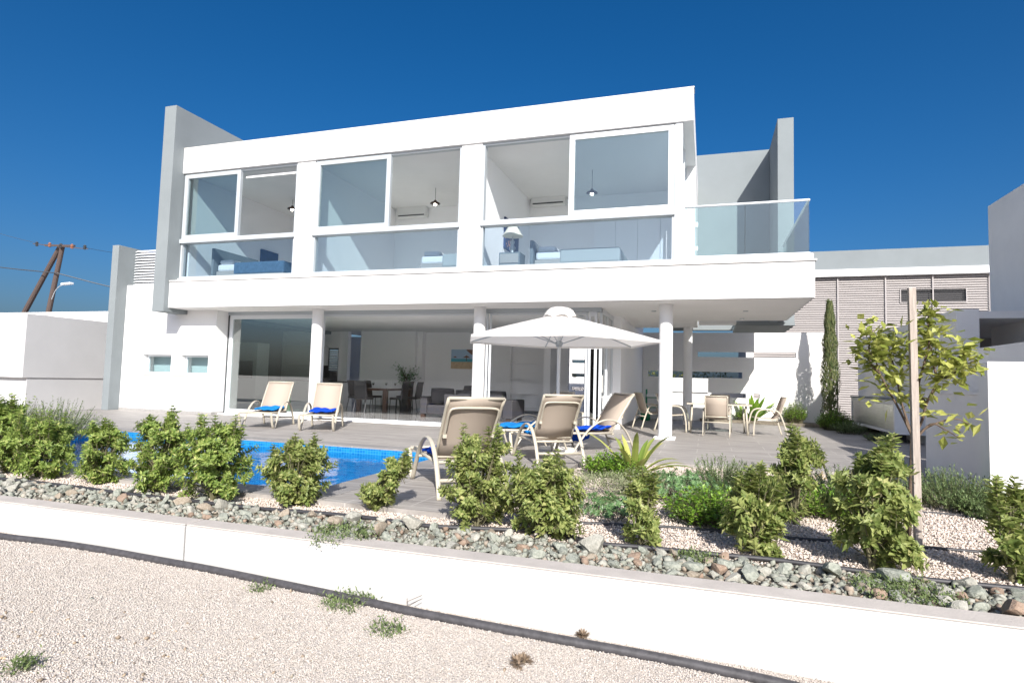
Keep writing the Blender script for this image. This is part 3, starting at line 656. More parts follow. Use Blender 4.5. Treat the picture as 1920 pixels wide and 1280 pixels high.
fl_ = MB(); q = Vector((*hexv[0], 0)).lerp(Vector((*hexv[5], 0)), .25)
fl_.add([(q.x*.40, q.y*.40, 2.12), (q.x*.66, q.y*.66, 2.01), (q.x*.66+.08, q.y*.66-.02, 2.02), (q.x*.40+.06, q.y*.40-.02, 2.13)], [(0,1,2,3)]); o = obj('tie_strap', fl_, CANVAS, co); o.modifiers.new('s', 'SOLIDIFY').thickness = .01

# ---- patio dining set
TC = Vector((.28, 3.35, 0))
T = thing('patio_table', 'rectangular glass topped patio table on cream legs under the overhang', 'table', TC, R(2))
for sx in (-1, 1):
    for sy in (-1, 1):
        l = MB(); l.tube([(sx*.66, sy*.38, 0), (sx*.62, sy*.36, .70)], .025, 8); obj('leg', l, BEIGE, T, smooth=True)
f = MB(); f.cells([-.75, -.70, .70, .75], [-.48, -.43, .43, .48], lambda u, w: not (abs(u) < .70 and abs(w) < .43), .70, .735, 'z'); obj('table_frame', f, BEIGE, T, bevel=.008)
f = MB(); f.box(-.705, .705, -.435, .435, .722, .732); obj('glass_top', f, GL_TOP, T)
def make_chair():
    # local: faces +y ; seat centre at origin
    c = thing('patio_chair', 'x', 'chair', (0, 0, 0), 0, 'sling chairs round the patio table')
    w = .29
    for s in (-1, 1):
        l = MB(); x = s*w
        l.tube(arc_pts([(x,.34,0),(x,.33,.25),(x,.27,.52),(x,.16,.625),(x,-.05,.63),(x,-.22,.58),(x,-.33,.35),(x,-.44,.0)], 5), .020, 8, flat=.6); obj('arm_leg', l, BEIGE, c, smooth=True)
    f = MB()
    for s in (-1, 1):
        x = s*(w-.045); f.tube(arc_pts([(x,.27,.43),(x,.0,.40),(x,-.19,.40),(x,-.27,.50),(x,-.34,.72),(x,-.42,.93)], 4), .015, 8)
    f.tube([(-w,.25,.425),(w,.25,.425)], .014, 8); f.tube([(-w,-.235,.45),(w,-.235,.45)], .014, 8); f.tube([(-w+.045,-.42,.93),(w-.045,-.42,.93)], .015, 8)
    f.tube([(-w,-.34,.33),(w,-.34,.33)], .014, 8)
    obj('seat_frame', f, BEIGE, c, smooth=True)
    prof = [(.26,.432),(.0,.405),(-.17,.405),(-.26,.50),(-.335,.72),(-.41,.915)]
    ww = w-.05; b = MB(); b.add([(sx*ww, y, z) for y, z in prof for sx in (-1, 1)], [(2*i, 2*i+1, 2*i+3, 2*i+2) for i in range(len(prof)-1)])
    o = obj('sling', b, SLING, c, smooth=True); o.modifiers.new('s', 'SOLIDIFY').thickness = .008
    return c
CH = make_chair(); CH.location = (.24, 2.42, 0); CH.rotation_euler = (0, 0, R(-3)); CH['label'] = 'beige sling chair with its back to the camera at the patio table'
dup(CH, (1.38, 3.30, 0), R(98), 'beige sling chair at the right end of the patio table, seen from the side')
dup(CH, (-.78, 3.25, 0), R(-95), 'beige sling chair at the left end of the patio table, half behind the column')
dup(CH, (.34, 4.25, 0), R(178), 'beige sling chair on the far side of the patio table, only its top showing')
dup(CH, (-1.35, 3.75, 0), R(-60), 'beige sling chair behind the right column, mostly hidden')
b_ = MB(); b_.lathe([(.03, 0), (.035, .05), (.02, .12), (.016, .17), (.018, .18)], (.18, 3.5, .735), 12); tag(obj('bottle', b_, GASKET), 'small dark bottle standing on the patio table', 'bottle')

# ---- plant shelf and green can by the slotted wall
S = thing('plant_shelf', 'green metal plant shelf with white trays by the shaded wall', 'shelf', (-1.55, 7.6, 0))
for x in (-.32, .32):
    for y in (-.15, .15):
        q = MB(); q.tube([(x, y, 0), (x, y, 1.0)], .016, 6); obj('leg', q, GREENP, S)
for z in (.40, .72):
    q = MB(); q.box(-.34, .34, -.17, .17, z, z+.025); obj('shelf_board', q, GREENP, S)
for k in range(2):
    q = MB(); q.box(-.31+.32*k, -.02+.32*k, -.15, .15, .748, .84); tag(obj('seed_tray', q, WHITEP, bevel=.01), ['left white seed tray on the green plant shelf', 'right white seed tray on the green plant shelf'][k], 'tray', 'trays on the plant shelf').location += Vector((-1.55, 7.6, 0))
G = thing('gas_bottle', 'round green gas bottle on the terrace beside the plant shelf', 'gas bottle', (-1.86, 7.2, 0))
q = MB(); q.lathe([(.12, 0), (.155, .03), (.155, .30), (.12, .39), (.06, .42), (.05, .44)], (0, 0, 0), 24); obj('body', q, GREENP, G, smooth=True)
q = MB(); q.lathe([(.025, .43), (.025, .49), (.06, .50), (.06, .53)], (0, 0, 0), 12); obj('valve', q, GREENP, G)

# ---- counter on the right
K = thing('outdoor_counter', 'long white outdoor kitchen counter with steel cupboard doors', 'counter', (4.25, 5.0, 0))
q = MB(); q.wall(2.87, 7.05, .20, .95, 4.03, 4.62, [], 'x'); ko = obj('carcass', q, WHITE, K, world=True, bevel=.006)
q = MB(); q.box(3.98, 4.66, 2.84, 7.08, .952, .99); obj('worktop', q, GREY, K, world=True, bevel=.006)
q = MB(); q.box(4.0, 4.028, 2.87, 7.05, .20, .26); q.box(4.0, 4.028, 2.87, 7.05, .86, .95); q.box(4.0, 4.028, 2.87, 2.95, .261, .859); q.box(4.0, 4.028, 6.97, 7.05, .261, .859); obj('front_frame', q, WHITE, K, world=True)
for k in range(5):
    y = 2.96+k*.80; q = MB(); q.box(4.012, 4.026, y, y+.79, .265, .855); obj('cupboard_door', q, STAINL, K, world=True, bevel=.004)
for y in (3.3, 6.6):
    q = MB(); q.box(4.25, 4.35, y, y+.1, 0, .199); obj('leg', q, DKIN, K, world=True)

# ================================================================== OTHER WALLS AND BUILDINGS
# slotted garden wall
GWY = 8.5
slots = [(-.285, 2.742, 2.13, 2.31), (-1.923, -1.111, 1.44, 1.638), (-1.111, .055, .42, 1.638), (.055, 1.127, 1.44, 1.638), (.055, 1.663, .79, .945)]
q = MB(); us = sorted({-2.09, 3.54, *[s[0] for s in slots], *[s[1] for s in slots]}); ws = sorted({-.1, 2.945, *[s[2] for s in slots], *[s[3] for s in slots]})
q.cells(us, ws, lambda u, z: not any(s[0] < u < s[1] and s[2] < z < s[3] for s in slots), GWY, GWY+.25)
W_ = thing('slotted_wall', 'white garden wall with horizontal slots behind the patio table', 'wall', (.6, 8.6, 0)); obj('wall_panel', q, WALLW, W_, world=True)
q = MB(); q.tube([(-1.1, 8.6, .92), (.05, 8.6, .92)], .022, 6); obj('rail', q, GASKET, W_, world=True)
# wall and hedge beyond
q = MB(); q.box(-2.6, 9, 16, 16.3, -.4, 1.50); tag(obj('rear_wall', q, WALLW), 'low sunlit white wall seen through the slots of the garden wall', 'wall')
sl2 = [(-6.6, -4.5, z, z+.17) for z in (.75, 1.45, 2.15)]
q = MB(); q.wall(-9.5, -3.0, -.4, 3.3, 17.6, 17.85, [s for s in sl2]); tag(obj('rear_slotted_wall', q, WALLW), 'bright slotted white wall seen through the open rear door of the house', 'wall')
# louvred house
NB = thing('louvred_house', 'neighbouring house clad in taupe horizontal louvres under a grey parapet', 'house', (8.2, 15, 0))
q = MB(); q.box(1.55, 10.6, 13.5, 20, -.4, 6.48); obj('wall', q, GREY, NB, world=True)
q = MB(); q.box(1.53, 10.6, 12.93, 13.49, 5.50, 5.765); obj('white_band', q, WHITE, NB, world=True)
q = MB(); q.box(1.55, 10.6, 12.98, 13.49, 5.77, 6.5); obj('parapet', q, GREY, NB, world=True)
holes = (6.90, 9.02, 4.46, 4.99)
q = MB(); q.wall(1.55, 9.72, 0, 5.49, 13.2, 13.24, [holes]); lb = obj('louvre_backing', q, LOUV, NB, world=True)
q = MB(); pz = .088
for k in range(62):
    z = .03+k*pz
    segs = [(1.78, 9.72)] if not (holes[2]-.02 < z < holes[3]-.02) else [(1.78, holes[0]), (holes[1], 9.72)]
    for a, b_ in segs: q.add([(a,13.115,z),(b_,13.115,z),(b_,13.175,z+.066),(a,13.175,z+.066),(a,13.115,z-.014),(b_,13.115,z-.014),(b_,13.175,z+.052),(a,13.175,z+.052)], [(0,1,2,3),(7,6,5,4),(0,4,5,1),(3,2,6,7)])
obj('louvre_slats', q, LOUV, NB, world=True)
q = MB(); q.box(1.50, 1.775, 12.95, 13.19, -.3, 5.49); obj('corner_pillar', q, WHITE, NB, world=True)
for X in (4.807, 6.42, 7.95, 9.70):
    q = MB(); q.box(X-.02, X+.02, 13.06, 13.079, 0, 5.49); obj('louvre_post', q, LOUV, NB, world=True)
q = MB(); q.wall(holes[0], holes[1], holes[2], holes[3], 13.09, 13.19, [(holes[0]+.03, holes[1]-.03, holes[2]+.03, holes[3]-.03)]); wo = obj('louvred_window', q, LOUV, NB, world=True)
q = MB()
for k in range(6): z = holes[2]+.06+k*.075; q.box(holes[0]+.06, holes[1]-.06, 13.14, 13.17, z, z+.022)
obj('window_slats', q, DKMETAL, wo)
for o in [wo.children[0]]: o.data.transform(Matrix.Translation(-wloc(wo)))
q = MB(); q.box(holes[0], holes[1], 13.26, 13.3, holes[2], holes[3]); obj('dark_glass', q, DKIN, NB, world=True)
# walls at the right
q = MB(); q.box(4.64, 5.02, 1.2, 9.2, -.4, 2.79); tag(obj('side_wall', q, WALLW, bevel=.006), 'tall shaded white wall behind the outdoor counter, its end sunlit', 'wall')
q = MB(); q.box(3.08, 3.3, -4.68, -2.2, -.4, 1.14); q.box(3.06, 3.32, -4.68, -2.2, 1.142, 1.17); tag(obj('low_side_wall', q, WALLW), 'low shaded white wall beside the lemon tree stake', 'wall')
q = MB(); q.box(2.83, 9.0, -4.95, -4.70, -.4, 1.50); tag(obj('end_wall', q, WALLW, bevel=.006), 'bright sunlit white wall at the right edge of the garden', 'wall')
q = MB(); q.box(3.62, 3.9, -4.69, -1.3, -.4, 1.79); tag(obj('mid_side_wall', q, WALLW, bevel=.006), 'shaded white wall rising above the low side wall at the right', 'wall')
CNP = thing('canopy', 'flat white canopy slab beside the tall shaded wall at the right', 'canopy', (6.5, 2.5, 2.3))
q = MB(); q.box(5.03, 10, 1.3, 6.5, 2.62, 2.76); obj('roof_slab', q, WALLW, CNP, world=True)
q = MB(); q.box(5.03, 10, 6.3, 6.5, -.3, 2.619); obj('back_panel', q, LOUV, CNP, world=True)
q = MB(); q.box(6.0, 14, -6.0, 3.31, -.4, 5.36); tag(obj('neighbour_building', q, WALLW, bevel=.008), 'big plain white building in shade at the far right edge', 'building')
# walls at the left
LBX = -19.0
LBL = thing('left_annex', 'low flat white building at the left edge with an overhanging front', 'building', (-22, 3, 0))
q = MB(); q.box(-30, LBX, -.35, 9.0, .86, 2.74); obj('upper_block', q, WALLG, LBL, world=True, bevel=.006)
q = MB(); q.box(-30, LBX-.03, -.20, 9.0, -.3, .858); obj('base_wall', q, WALLG, LBL, world=True)
q = MB(); q.box(-60, -23.5, 7.0, 15.0, -.3, 3.62); q.box(-60.05, -23.45, 6.95, 15.05, 3.62, 3.74); tag(obj('far_building', q, WALLW), 'flat white roof line rising just behind the left annex', 'building')

# ================================================================== UTILITY POLE AND WIRES
PB = at_y(90, 590, 16); PT = at_y(117, 463, 16)
UP = thing('utility_pole', 'brown timber utility pole with a slanted stay pole and insulators', 'utility pole', (PB.x, 16, 0))
q = MB(); d = (PT-PB); q.tube([PB-d*1.3, PT+d*.03], [.20, .14], 10); obj('pole', q, POLEW, UP, world=True)
a_, b_ = at_y(48, 582, 16.4), at_y(112, 464, 16.2); q = MB(); q.tube([a_-(b_-a_)*1.2, b_], [.19, .15], 10); obj('stay_pole', q, POLEW, UP, world=True)
c0, c1 = at_y(68, 458, 15.8), at_y(160, 466, 15.8); cz = (c0.z+c1.z)/2
q = MB(); q.tube([at_y(85, 460, 15.82), at_y(140, 461, 15.82)], .08, 4); q.tube([at_y(62, 457, 15.8), at_y(165, 467, 15.8)], .03, 4); xo = obj('crossarm', q, POLEW, UP, world=True)
for px in (69, 93, 114, 135, 159):
    b0 = at_y(px, 459+(px-69)*.07, 15.78); q = MB(); q.lathe([(.04, -.1), (.11, -.05), (.06, 0), (.13, .05), (.06, .10), (.11, .14), (.03, .22)], tuple(b0), 10); q.v = [(x-UP.location.x, y-16, z) for x, y, z in q.v]; obj('insulator', q, TERRA if px in (93, 135) else GASKET, UP)
q = MB(); q.tube(arc_pts([at_y(97, 561, 15.7), at_y(104, 545, 15.6), at_y(113, 536, 15.5), at_y(124, 533, 15.5)], 6), .03, 6); la = obj('lamp_arm', q, ALUG, UP, world=True)
h0 = at_y(126, 532, 15.5); q = MB(); q.cbox(h0, .85, .3, .14, 0, R(-3)); obj('lamp_head', q, ALU, UP, world=True, bevel=.04)
def wire(name, pts, lab, r=.022):
    q = MB(); q.tube(arc_pts(pts, 6), r, 5); tag(obj(name, q, GASKET), lab, 'power line', 'overhead wires at the utility pole')
p0, p1, p2 = at_y(-80, 490, 16.0), at_y(107, 512, 15.75), at_y(300, 556, 19.0)
wire('power_line', [p0, (p0+p1)/2-Vector((0,0,.06)), p1], 'thick dark cable running left from the utility pole', .035)
wire('power_line', [p1, (p1+p2)/2-Vector((0,0,.10)), p2], 'thick dark cable running right from the utility pole to behind the villa', .035)
wire('power_line', [at_y(-60, 420, 15.8), at_y(10, 441, 15.8), at_y(69, 456, 15.8)], 'thin wire reaching the left end of the crossarm', .012)
wire('power_line', [at_y(159, 464, 15.8), at_y(190, 470, 18), at_y(320, 492, 24)], 'thin wire leaving the right end of the crossarm', .012)

# ================================================================== THINGS INSIDE THE HOUSE
FZ = .031
DT = thing('dining_table', 'dark wooden dining table set for a meal inside the open front', 'dining table', (-10.20, 5.2, FZ), R(4))
for sx in (-1, 1):
    for sy in (-1, 1):
        q = MB(); q.box(sx*.46-.065, sx*.46+.065, sy*.92-.065, sy*.92+.065, 0, .70); obj('leg', q, DKWOOD, DT, bevel=.005)
q = MB(); q.box(-.54, .54, -1.02, 1.02, .701, .765); obj('tabletop', q, DKWOOD, DT, bevel=.006)
def make_dchair():
    c = thing('dining_chair', 'x', 'dining chair', (0, 0, 0), 0, 'black chairs round the dining table')
    q = MB(); q.box(-.22, .22, -.22, .22, .42, .49); obj('seat', q, LEATHER, c, bevel=.02)
    pr = [(-.20,.46),(-.24,.7),(-.25,.85),(-.29,1.0),(-.25,1.0),(-.205,.85),(-.19,.7),(-.15,.46)]
    q = MB(); n = len(pr); q.add([(x, y, z) for x in (-.215, .215) for y, z in pr], [tuple(range(n-1, -1, -1)), tuple(range(n, 2*n))]+[(i, (i+1) % n, n+(i+1) % n, n+i) for i in range(n)]); obj('backrest', q, LEATHER, c, bevel=.015)
    for sx in (-1, 1):
        for sy in (-1, 1):
            q = MB(); q.tube([(sx*.19, sy*.19, .42), (sx*.20, sy*(.21 if sy > 0 else .27), 0)], .014, 6); obj('leg', q, DKMETAL, c)
    return c
dc = make_dchair(); T0 = DT.location
spots = [((-.72, -.55), -90, 'front left black dining chair beside the near table leg'), ((-.72, .45), -90, 'rear left black dining chair at the dining table'),
         ((.78, -.5), 90, 'front right black dining chair at the dining table'), ((.78, .5), 90, 'rear right black dining chair at the dining table'),
         ((0, -1.30), 0, 'black dining chair with its back to the terrace at the table head'), ((0, 1.35), 180, 'black dining chair at the far head of the dining table')]
for i, ((x, y), rz, lab) in enumerate(spots):
    loc = T0+Vector((x, y, 0))
    if i == 0: dc.location = loc; dc.rotation_euler = (0, 0, R(rz)); dc['label'] = lab
    else: dup(dc, loc, R(rz), lab)
WINE = mat('red_wine', (.05, .004, .008), .1); GLC = glass('wine_glass', (.9, .93, .93), 1, .05)
for k, (x, y) in enumerate(((-.10, -.62), (.22, -.35), (.30, .1))):
    c = thing('wine_glass', ['wine glass of red wine at the near end of the dining table', 'middle wine glass of red wine on the dining table', 'far wine glass of red wine on the dining table'][k], 'wine glass', T0+Vector((x, y, .766)), 0, 'wine glasses on the dining table')
    q = MB(); q.lathe([(.035, 0), (.006, .008), (.006, .09), (.03, .11), (.042, .15), (.038, .20)], (0, 0, 0), 14); obj('glass', q, GLC, c, smooth=True)
    q = MB(); q.lathe([(.004, .102), (.028, .115), (.038, .15)], (0, 0, 0), 14); obj('wine', q, WINE, c, smooth=True)
q = MB(); q.lathe([(.03, 0), (.03, .01), (.011, .02), (.011, .24)], (T0.x+.25, T0.y-.1, FZ+.766), 10); tag(obj('candle', q, BED_W), 'tall pale candle on the dining table', 'candle')
q = MB(); q.box(T0.x-.22, T0.x+.5, T0.y-.7, T0.y+.6, FZ+.7665, FZ+.771); tag(obj('table_runner', q, BED_W), 'white runner laid on the dark dining table', 'table runner')
def pebbly(): pass
HP = thing('house_plant', 'bushy green indoor tree in a dark pot behind the dining table', 'plant', (-10.30, 6.75, FZ))
q = MB(); q.lathe([(.16, 0), (.22, .40), (.20, .42)], (0, 0, 0), 20); obj('pot', q, GASKET, HP)
q = MB(); q.tube([(0, 0, .4), (.03, .02, .8), (.0, .05, 1.15)], [.025, .018, .012], 6)
rnd = random.Random(5); lf = MB(); tips = []
for k in range(26):
    a = rnd.uniform(0, 2*PI); e = rnd.uniform(.1, 1.2); r_ = rnd.uniform(.3, .62); b0 = Vector((0, .03, rnd.uniform(.75, 1.15)))
    tp = b0+Vector((math.cos(a)*math.cos(e), math.sin(a)*math.cos(e), math.sin(e)*1.0))*r_
    q.tube([b0, (b0+tp)/2+Vector((0,0,.04)), tp], [.008, .006, .003], 4); 
    for j in range(24):
        t = rnd.uniform(.35, 1.05); p_ = b0.lerp(tp, t)+Vector((rnd.gauss(0,.05), rnd.gauss(0,.05), rnd.gauss(0,.05)))
        lf.leaf(p_, Vector((rnd.gauss(0,1), rnd.gauss(0,1), rnd.gauss(-.2,.6))), Vector((0,0,1)), rnd.uniform(.06, .10), rnd.uniform(.03, .045))
obj('trunk', q, BARK, HP); obj('foliage', lf, L_HOUSE, HP)
# sofas
SF = thing('corner_sofa', 'large grey corner sofa turned to the room behind the middle column', 'sofa', (-6.6, 4.4, FZ))
def sbox(nm, x0, x1, y0, y1, z0, z1, m, bev=.03): q = MB(); q.box(x0, x1, y0, y1, z0, z1); return obj(nm, q, m, SF, world=True, bevel=bev)
sbox('base', -7.75, -7.0, 3.35, 5.2, FZ+.09, FZ+.36, SOFA); sbox('armrest', -7.98, -7.76, 3.35, 5.2, FZ+.09, FZ+.60, SOFA)
sbox('base', -6.98, -5.25, 3.05, 3.95, FZ+.09, FZ+.40, SOFA); sbox('backrest', -6.98, -5.25, 2.82, 3.04, FZ+.09, FZ+.70, SOFA); sbox('armrest', -5.24, -4.96, 2.82, 3.98, FZ+.09, FZ+.60, SOFA)
sbox('seat_cushion', -6.9, -6.1, 3.06, 3.9, FZ+.41, FZ+.52, SOFA, .04); sbox('seat_cushion', -6.08, -5.27, 3.06, 3.9, FZ+.41, FZ+.52, SOFA, .04)
for x, y in ((-7.9, 3.4), (-7.1, 3.4), (-5.1, 2.9), (-5.1, 3.9)):
    q = MB(); q.box(x-.06, x+.06, y-.02, y+.10, FZ, FZ+.089); obj('foot', q, DKWOOD, SF, world=True)
def cushion(c, sx, sz, rz, lab, m, tilt=12):
    q = MB(); n = 10; vs = []
    for s in (1, -1):
        for i in range(n+1):
            for j in range(n+1):
                u, v = -1+2*i/n, -1+2*j/n; h = (1-u**4)*(1-v**4); vs.append((u*sx/2*(1-.06*v*v), s*.10*h**.6, v*sz/2*(1-.06*u*u)+sz/2))
    m_ = (n+1)**2
    for i in range(n):
        for j in range(n):
            a = i*(n+1)+j; q.f.append((a, a+n+1, a+n+2, a+1)); q.f.append((m_+a, m_+a+1, m_+a+n+2, m_+a+n+1))
    q.v = vs; o = obj('cushion', q, m, smooth=True); o.location = c; o.rotation_euler = (R(tilt), 0, R(rz)); tag(o, lab, 'cushion', 'cushions on the grey sofa'); return o
cushion((-7.36, 3.62, FZ+.37), .72, .50, 10, 'plump dark grey cushion at the left end of the sofa', SOFAD); cushion((-6.75, 4.3, FZ+.5), .62, .46, 50, 'grey cushion lying deeper on the sofa behind the first', SOFAD)
cushion((-6.35, 3.20, FZ+.52), .85, .32, 0, 'long dark grey back cushion on the left of the sofa back', SOFAD); cushion((-5.55, 3.20, FZ+.52), .62, .32, 0, 'long dark grey back cushion on the right of the sofa back', SOFAD)
PF = thing('pouffe', 'round cream upholstered stool inside by the side glazing', 'pouffe', (-2.95, 2.2, FZ))
q = MB(); q.lathe([(.24, 0), (.30, .05), (.31, .2), (.29, .36), (.22, .40)], (0, 0, 0), 24); obj('seat', q, BEIGE, PF, smooth=True)
# beach picture
def picture(nm, lab, c0, c1, z0, z1, y, bands, extra=()):
    P_ = thing(nm, lab, 'picture', ((c0+c1)/2, y, z0))
    for m_, a, b_ in bands: q = MB(); q.box(c0, c1, y-.03, y, z0+(z1-z0)*a, z0+(z1-z0)*b_); obj('canvas_band', q, m_, P_, world=True)
    for m_, poly in extra:
        q = MB(); q.prism_y([(c0+(c1-c0)*u, z0+(z1-z0)*v) for u, v in poly], y-.033, y-.0305); obj('painted_shape', q, m_, P_, world=True)
    return P_
SKYP = mat('painted_sky', (.35, .50, .68), .7); SEAP = mat('painted_sea', (.06, .36, .46), .7); SANDP = mat('painted_sand', (.55, .42, .27), .7, var=.2, scale=20); THATCH = mat('painted_thatch', (.20, .09, .06), .7); DKBLUE = mat('painted_dark_blue', (.01, .03, .10), .6, var=.4, scale=6); PINK = mat('painted_blossom', (.55, .30, .25), .7)
pa, pb_ = at_y(847, 655, 7.88), at_y(904, 692, 7.88)
picture('beach_picture', 'unframed picture of a sandy beach with straw parasols on the back wall', pa.x, pb_.x, pb_.z, pa.z, 7.88, [(SANDP, 0, .36), (SEAP, .361, .52), (SKYP, .521, 1)],
        [(THATCH, [(.06,.58),(.20,.58),(.13,.66)]), (THATCH, [(.38,.58),(.62,.58),(.5,.70)]), (THATCH, [(.50,.95),(.66,.74),(1,.72),(1,1),(.5,1)]), (DKWOOD, [(.49,.4),(.51,.4),(.51,.58),(.49,.58)])])
# upstairs furniture
UZ = 3.631
def bed(name, lab, x0, x1, y0, y1, cover, head=None, hb_=.95, pil=True, along='x'):
    B = thing(name, lab, 'bed', ((x0+x1)/2, (y0+y1)/2, UZ))
    q = MB(); q.box(x0, x1, y0, y1, UZ+.12, UZ+.40); obj('bed_base', q, BED_G, B, world=True, bevel=.02)
    q = MB(); q.box(x0+.02, x1-.02, y0+.02, y1-.02, UZ+.401, UZ+.60); obj('mattress', q, BED_W, B, world=True, bevel=.05)
    q = MB(); q.box(x0+.62, x1+.02, y0-.02, y1+.02, UZ+.30, UZ+.635); obj('bedspread', q, cover, B, world=True, bevel=.04)
    if head:
        q = MB(); q.wall(y0-.1, y1+.1, UZ+.2, UZ+hb_+0, x0-.09, x0-.01, [], 'x'); obj('headboard', q, head, B, world=True, bevel=.015)
    for yy in ((y0+y1)/2-.4, (y0+y1)/2+.4):
        q = MB(); q.box(x0+.05, x0+.50, yy-.32, yy+.32, UZ+.60, UZ+.74); obj('pillow', q, BED_W, B, world=True, bevel=.06)
    return B
bed('double_bed', 'bed with a blue cover and grey headboard in the upper left room', -13.3, -11.0, .85, 2.4, BED_B, GREY, 1.05)
bed('double_bed', 'bed with pale covers in the upper middle room', -6.9, -5.45, .9, 2.5, BED_T, None)
bed('double_bed', 'bed with a pale green throw in the upper right room', -3.9, -1.9, .95, 2.5, BED_T, GREY, .85)
NS = thing('nightstand', 'grey bedside cabinet under the lamp in the upper right room', 'bedside cabinet', (-4.45, .92, UZ))
q = MB(); q.box(-.26, .26, -.22, .22, 0, .56); no = obj('cabinet', q, GREY, NS, bevel=.008)
for z in (.05, .30): q = MB(); q.box(-.23, .23, -.235, -.221, z, z+.22); obj('drawer', q, BED_G, NS, bevel=.004)
TL = thing('table_lamp', 'bedside lamp with a cream pleated shade and a silver ball base', 'table lamp', (-4.45, .92, UZ+.561))
q = MB(); q.lathe([(.09, 0), (.09, .02), (.03, .05), (.07, .10), (.08, .15), (.04, .21), (.045, .25), (.06, .29), (.03, .34), (.012, .37), (.012, .47)], (0, 0, 0), 20); obj('base', q, STAINL, TL, smooth=True)
q = MB(); q.lathe([(.25, .43), (.22, .48), (.11, .66), (.10, .665)], (0, 0, 0), 28); obj('lamp_shade', q, leafmat('lamp_shade_cloth', (.80, .76, .64), (.80, .76, .64), .3, .9), TL)
def aircon(px0, px1, py0, py1, y, lab):
    a, b_ = at_y(px0, py0, y), at_y(px1, py1, y)
    A = thing('air_conditioner', lab, 'air conditioner', ((a.x+b_.x)/2, y, b_.z), 0, 'wall air conditioners upstairs')
    w2, h = (b_.x-a.x)/2, a.z-b_.z
    q = MB(); q.prism([(-w2, -.20), (w2, -.20), (w2, 0), (-w2, 0)], .03, h); obj('case', q, WHITEP, A, bevel=.02)
    q = MB(); q.box(-w2+.06, w2-.06, -.205, -.18, h*.18, h*.27); obj('air_slot', q, GASKET, A)
aircon(750, 803, 391, 410, 4.78, 'white wall air conditioner in the upper middle room'); aircon(999, 1062, 366, 388, 4.78, 'white wall air conditioner in the upper right room')
BULB = bpy.data.materials.new('lit_bulb'); BULB.use_nodes = True; e = BULB.node_tree.nodes['Principled BSDF']; e.inputs['Emission Color'].default_value = (1, .93, .8, 1); e.inputs['Emission Strength'].default_value = 12
def pendant(px, py, y, lab):
    a = at_y(px, py, y); Pn = thing('pendant_lamp', lab, 'pendant lamp', tuple(a), 0, 'pendant lamps upstairs')
    q = MB(); q.lathe([(.15, -.02), (.13, .01), (.05, .05), (.03, .09)], (0, 0, 0), 24); obj('lamp_shade', q, DKWOOD, Pn, smooth=True)
    q = MB(); q.lathe([(.02, -.075), (.045, -.05), (.045, -.03), (.02, -.01)], (0, 0, 0), 12); obj('bulb', q, BULB, Pn, smooth=True)
    q = MB(); q.tube([(0, 0, .09), (0, 0, 6.71-a.z)], .006, 5); obj('cord', q, GASKET, Pn)
pendant(816, 381, 3.0, 'lit dark pendant lamp in the upper middle room'); pendant(548, 391, 3.0, 'lit dark pendant lamp in the upper left room'); pendant(1110, 361, 2.6, 'lit pendant lamp behind the sash of the upper right room')
q = MB(); q.box(-13.958, -13.90, 3.3, 4.1, 4.75, 5.25); tag(obj('wall_picture', q, DKBLUE), 'dark picture on the side wall of the upper left room', 'picture')
PR = thing('wall_picture', 'dark blue picture with pale blossom on the side wall of the upper right room', 'picture', (-5.19, 3.0, 4.7))
q = MB(); q.box(-5.198, -5.15, 2.4, 3.6, 4.70, 5.55); obj('canvas', q, DKBLUE, PR, world=True)
q = MB(); rnd = random.Random(3)
for k in range(26): y, z = rnd.gauss(2.75, .15), 4.78+abs(rnd.gauss(0, .25)); q.box(-5.149, -5.146, y-.025, y+.025, z-.02, z+.02)
obj('blossom', q, PINK, PR, world=True)
WD = thing('wardrobe', 'pale fitted wardrobe along the back wall of the upper right room', 'wardrobe', (-2.0, 4.5, UZ))
for k in range(4): q = MB(); q.box(-3.1+k*.62, -3.1+k*.62+.612, 4.3, 4.79, UZ, UZ+2.2); obj('door', q, PLASTER, WD, world=True, bevel=.006)
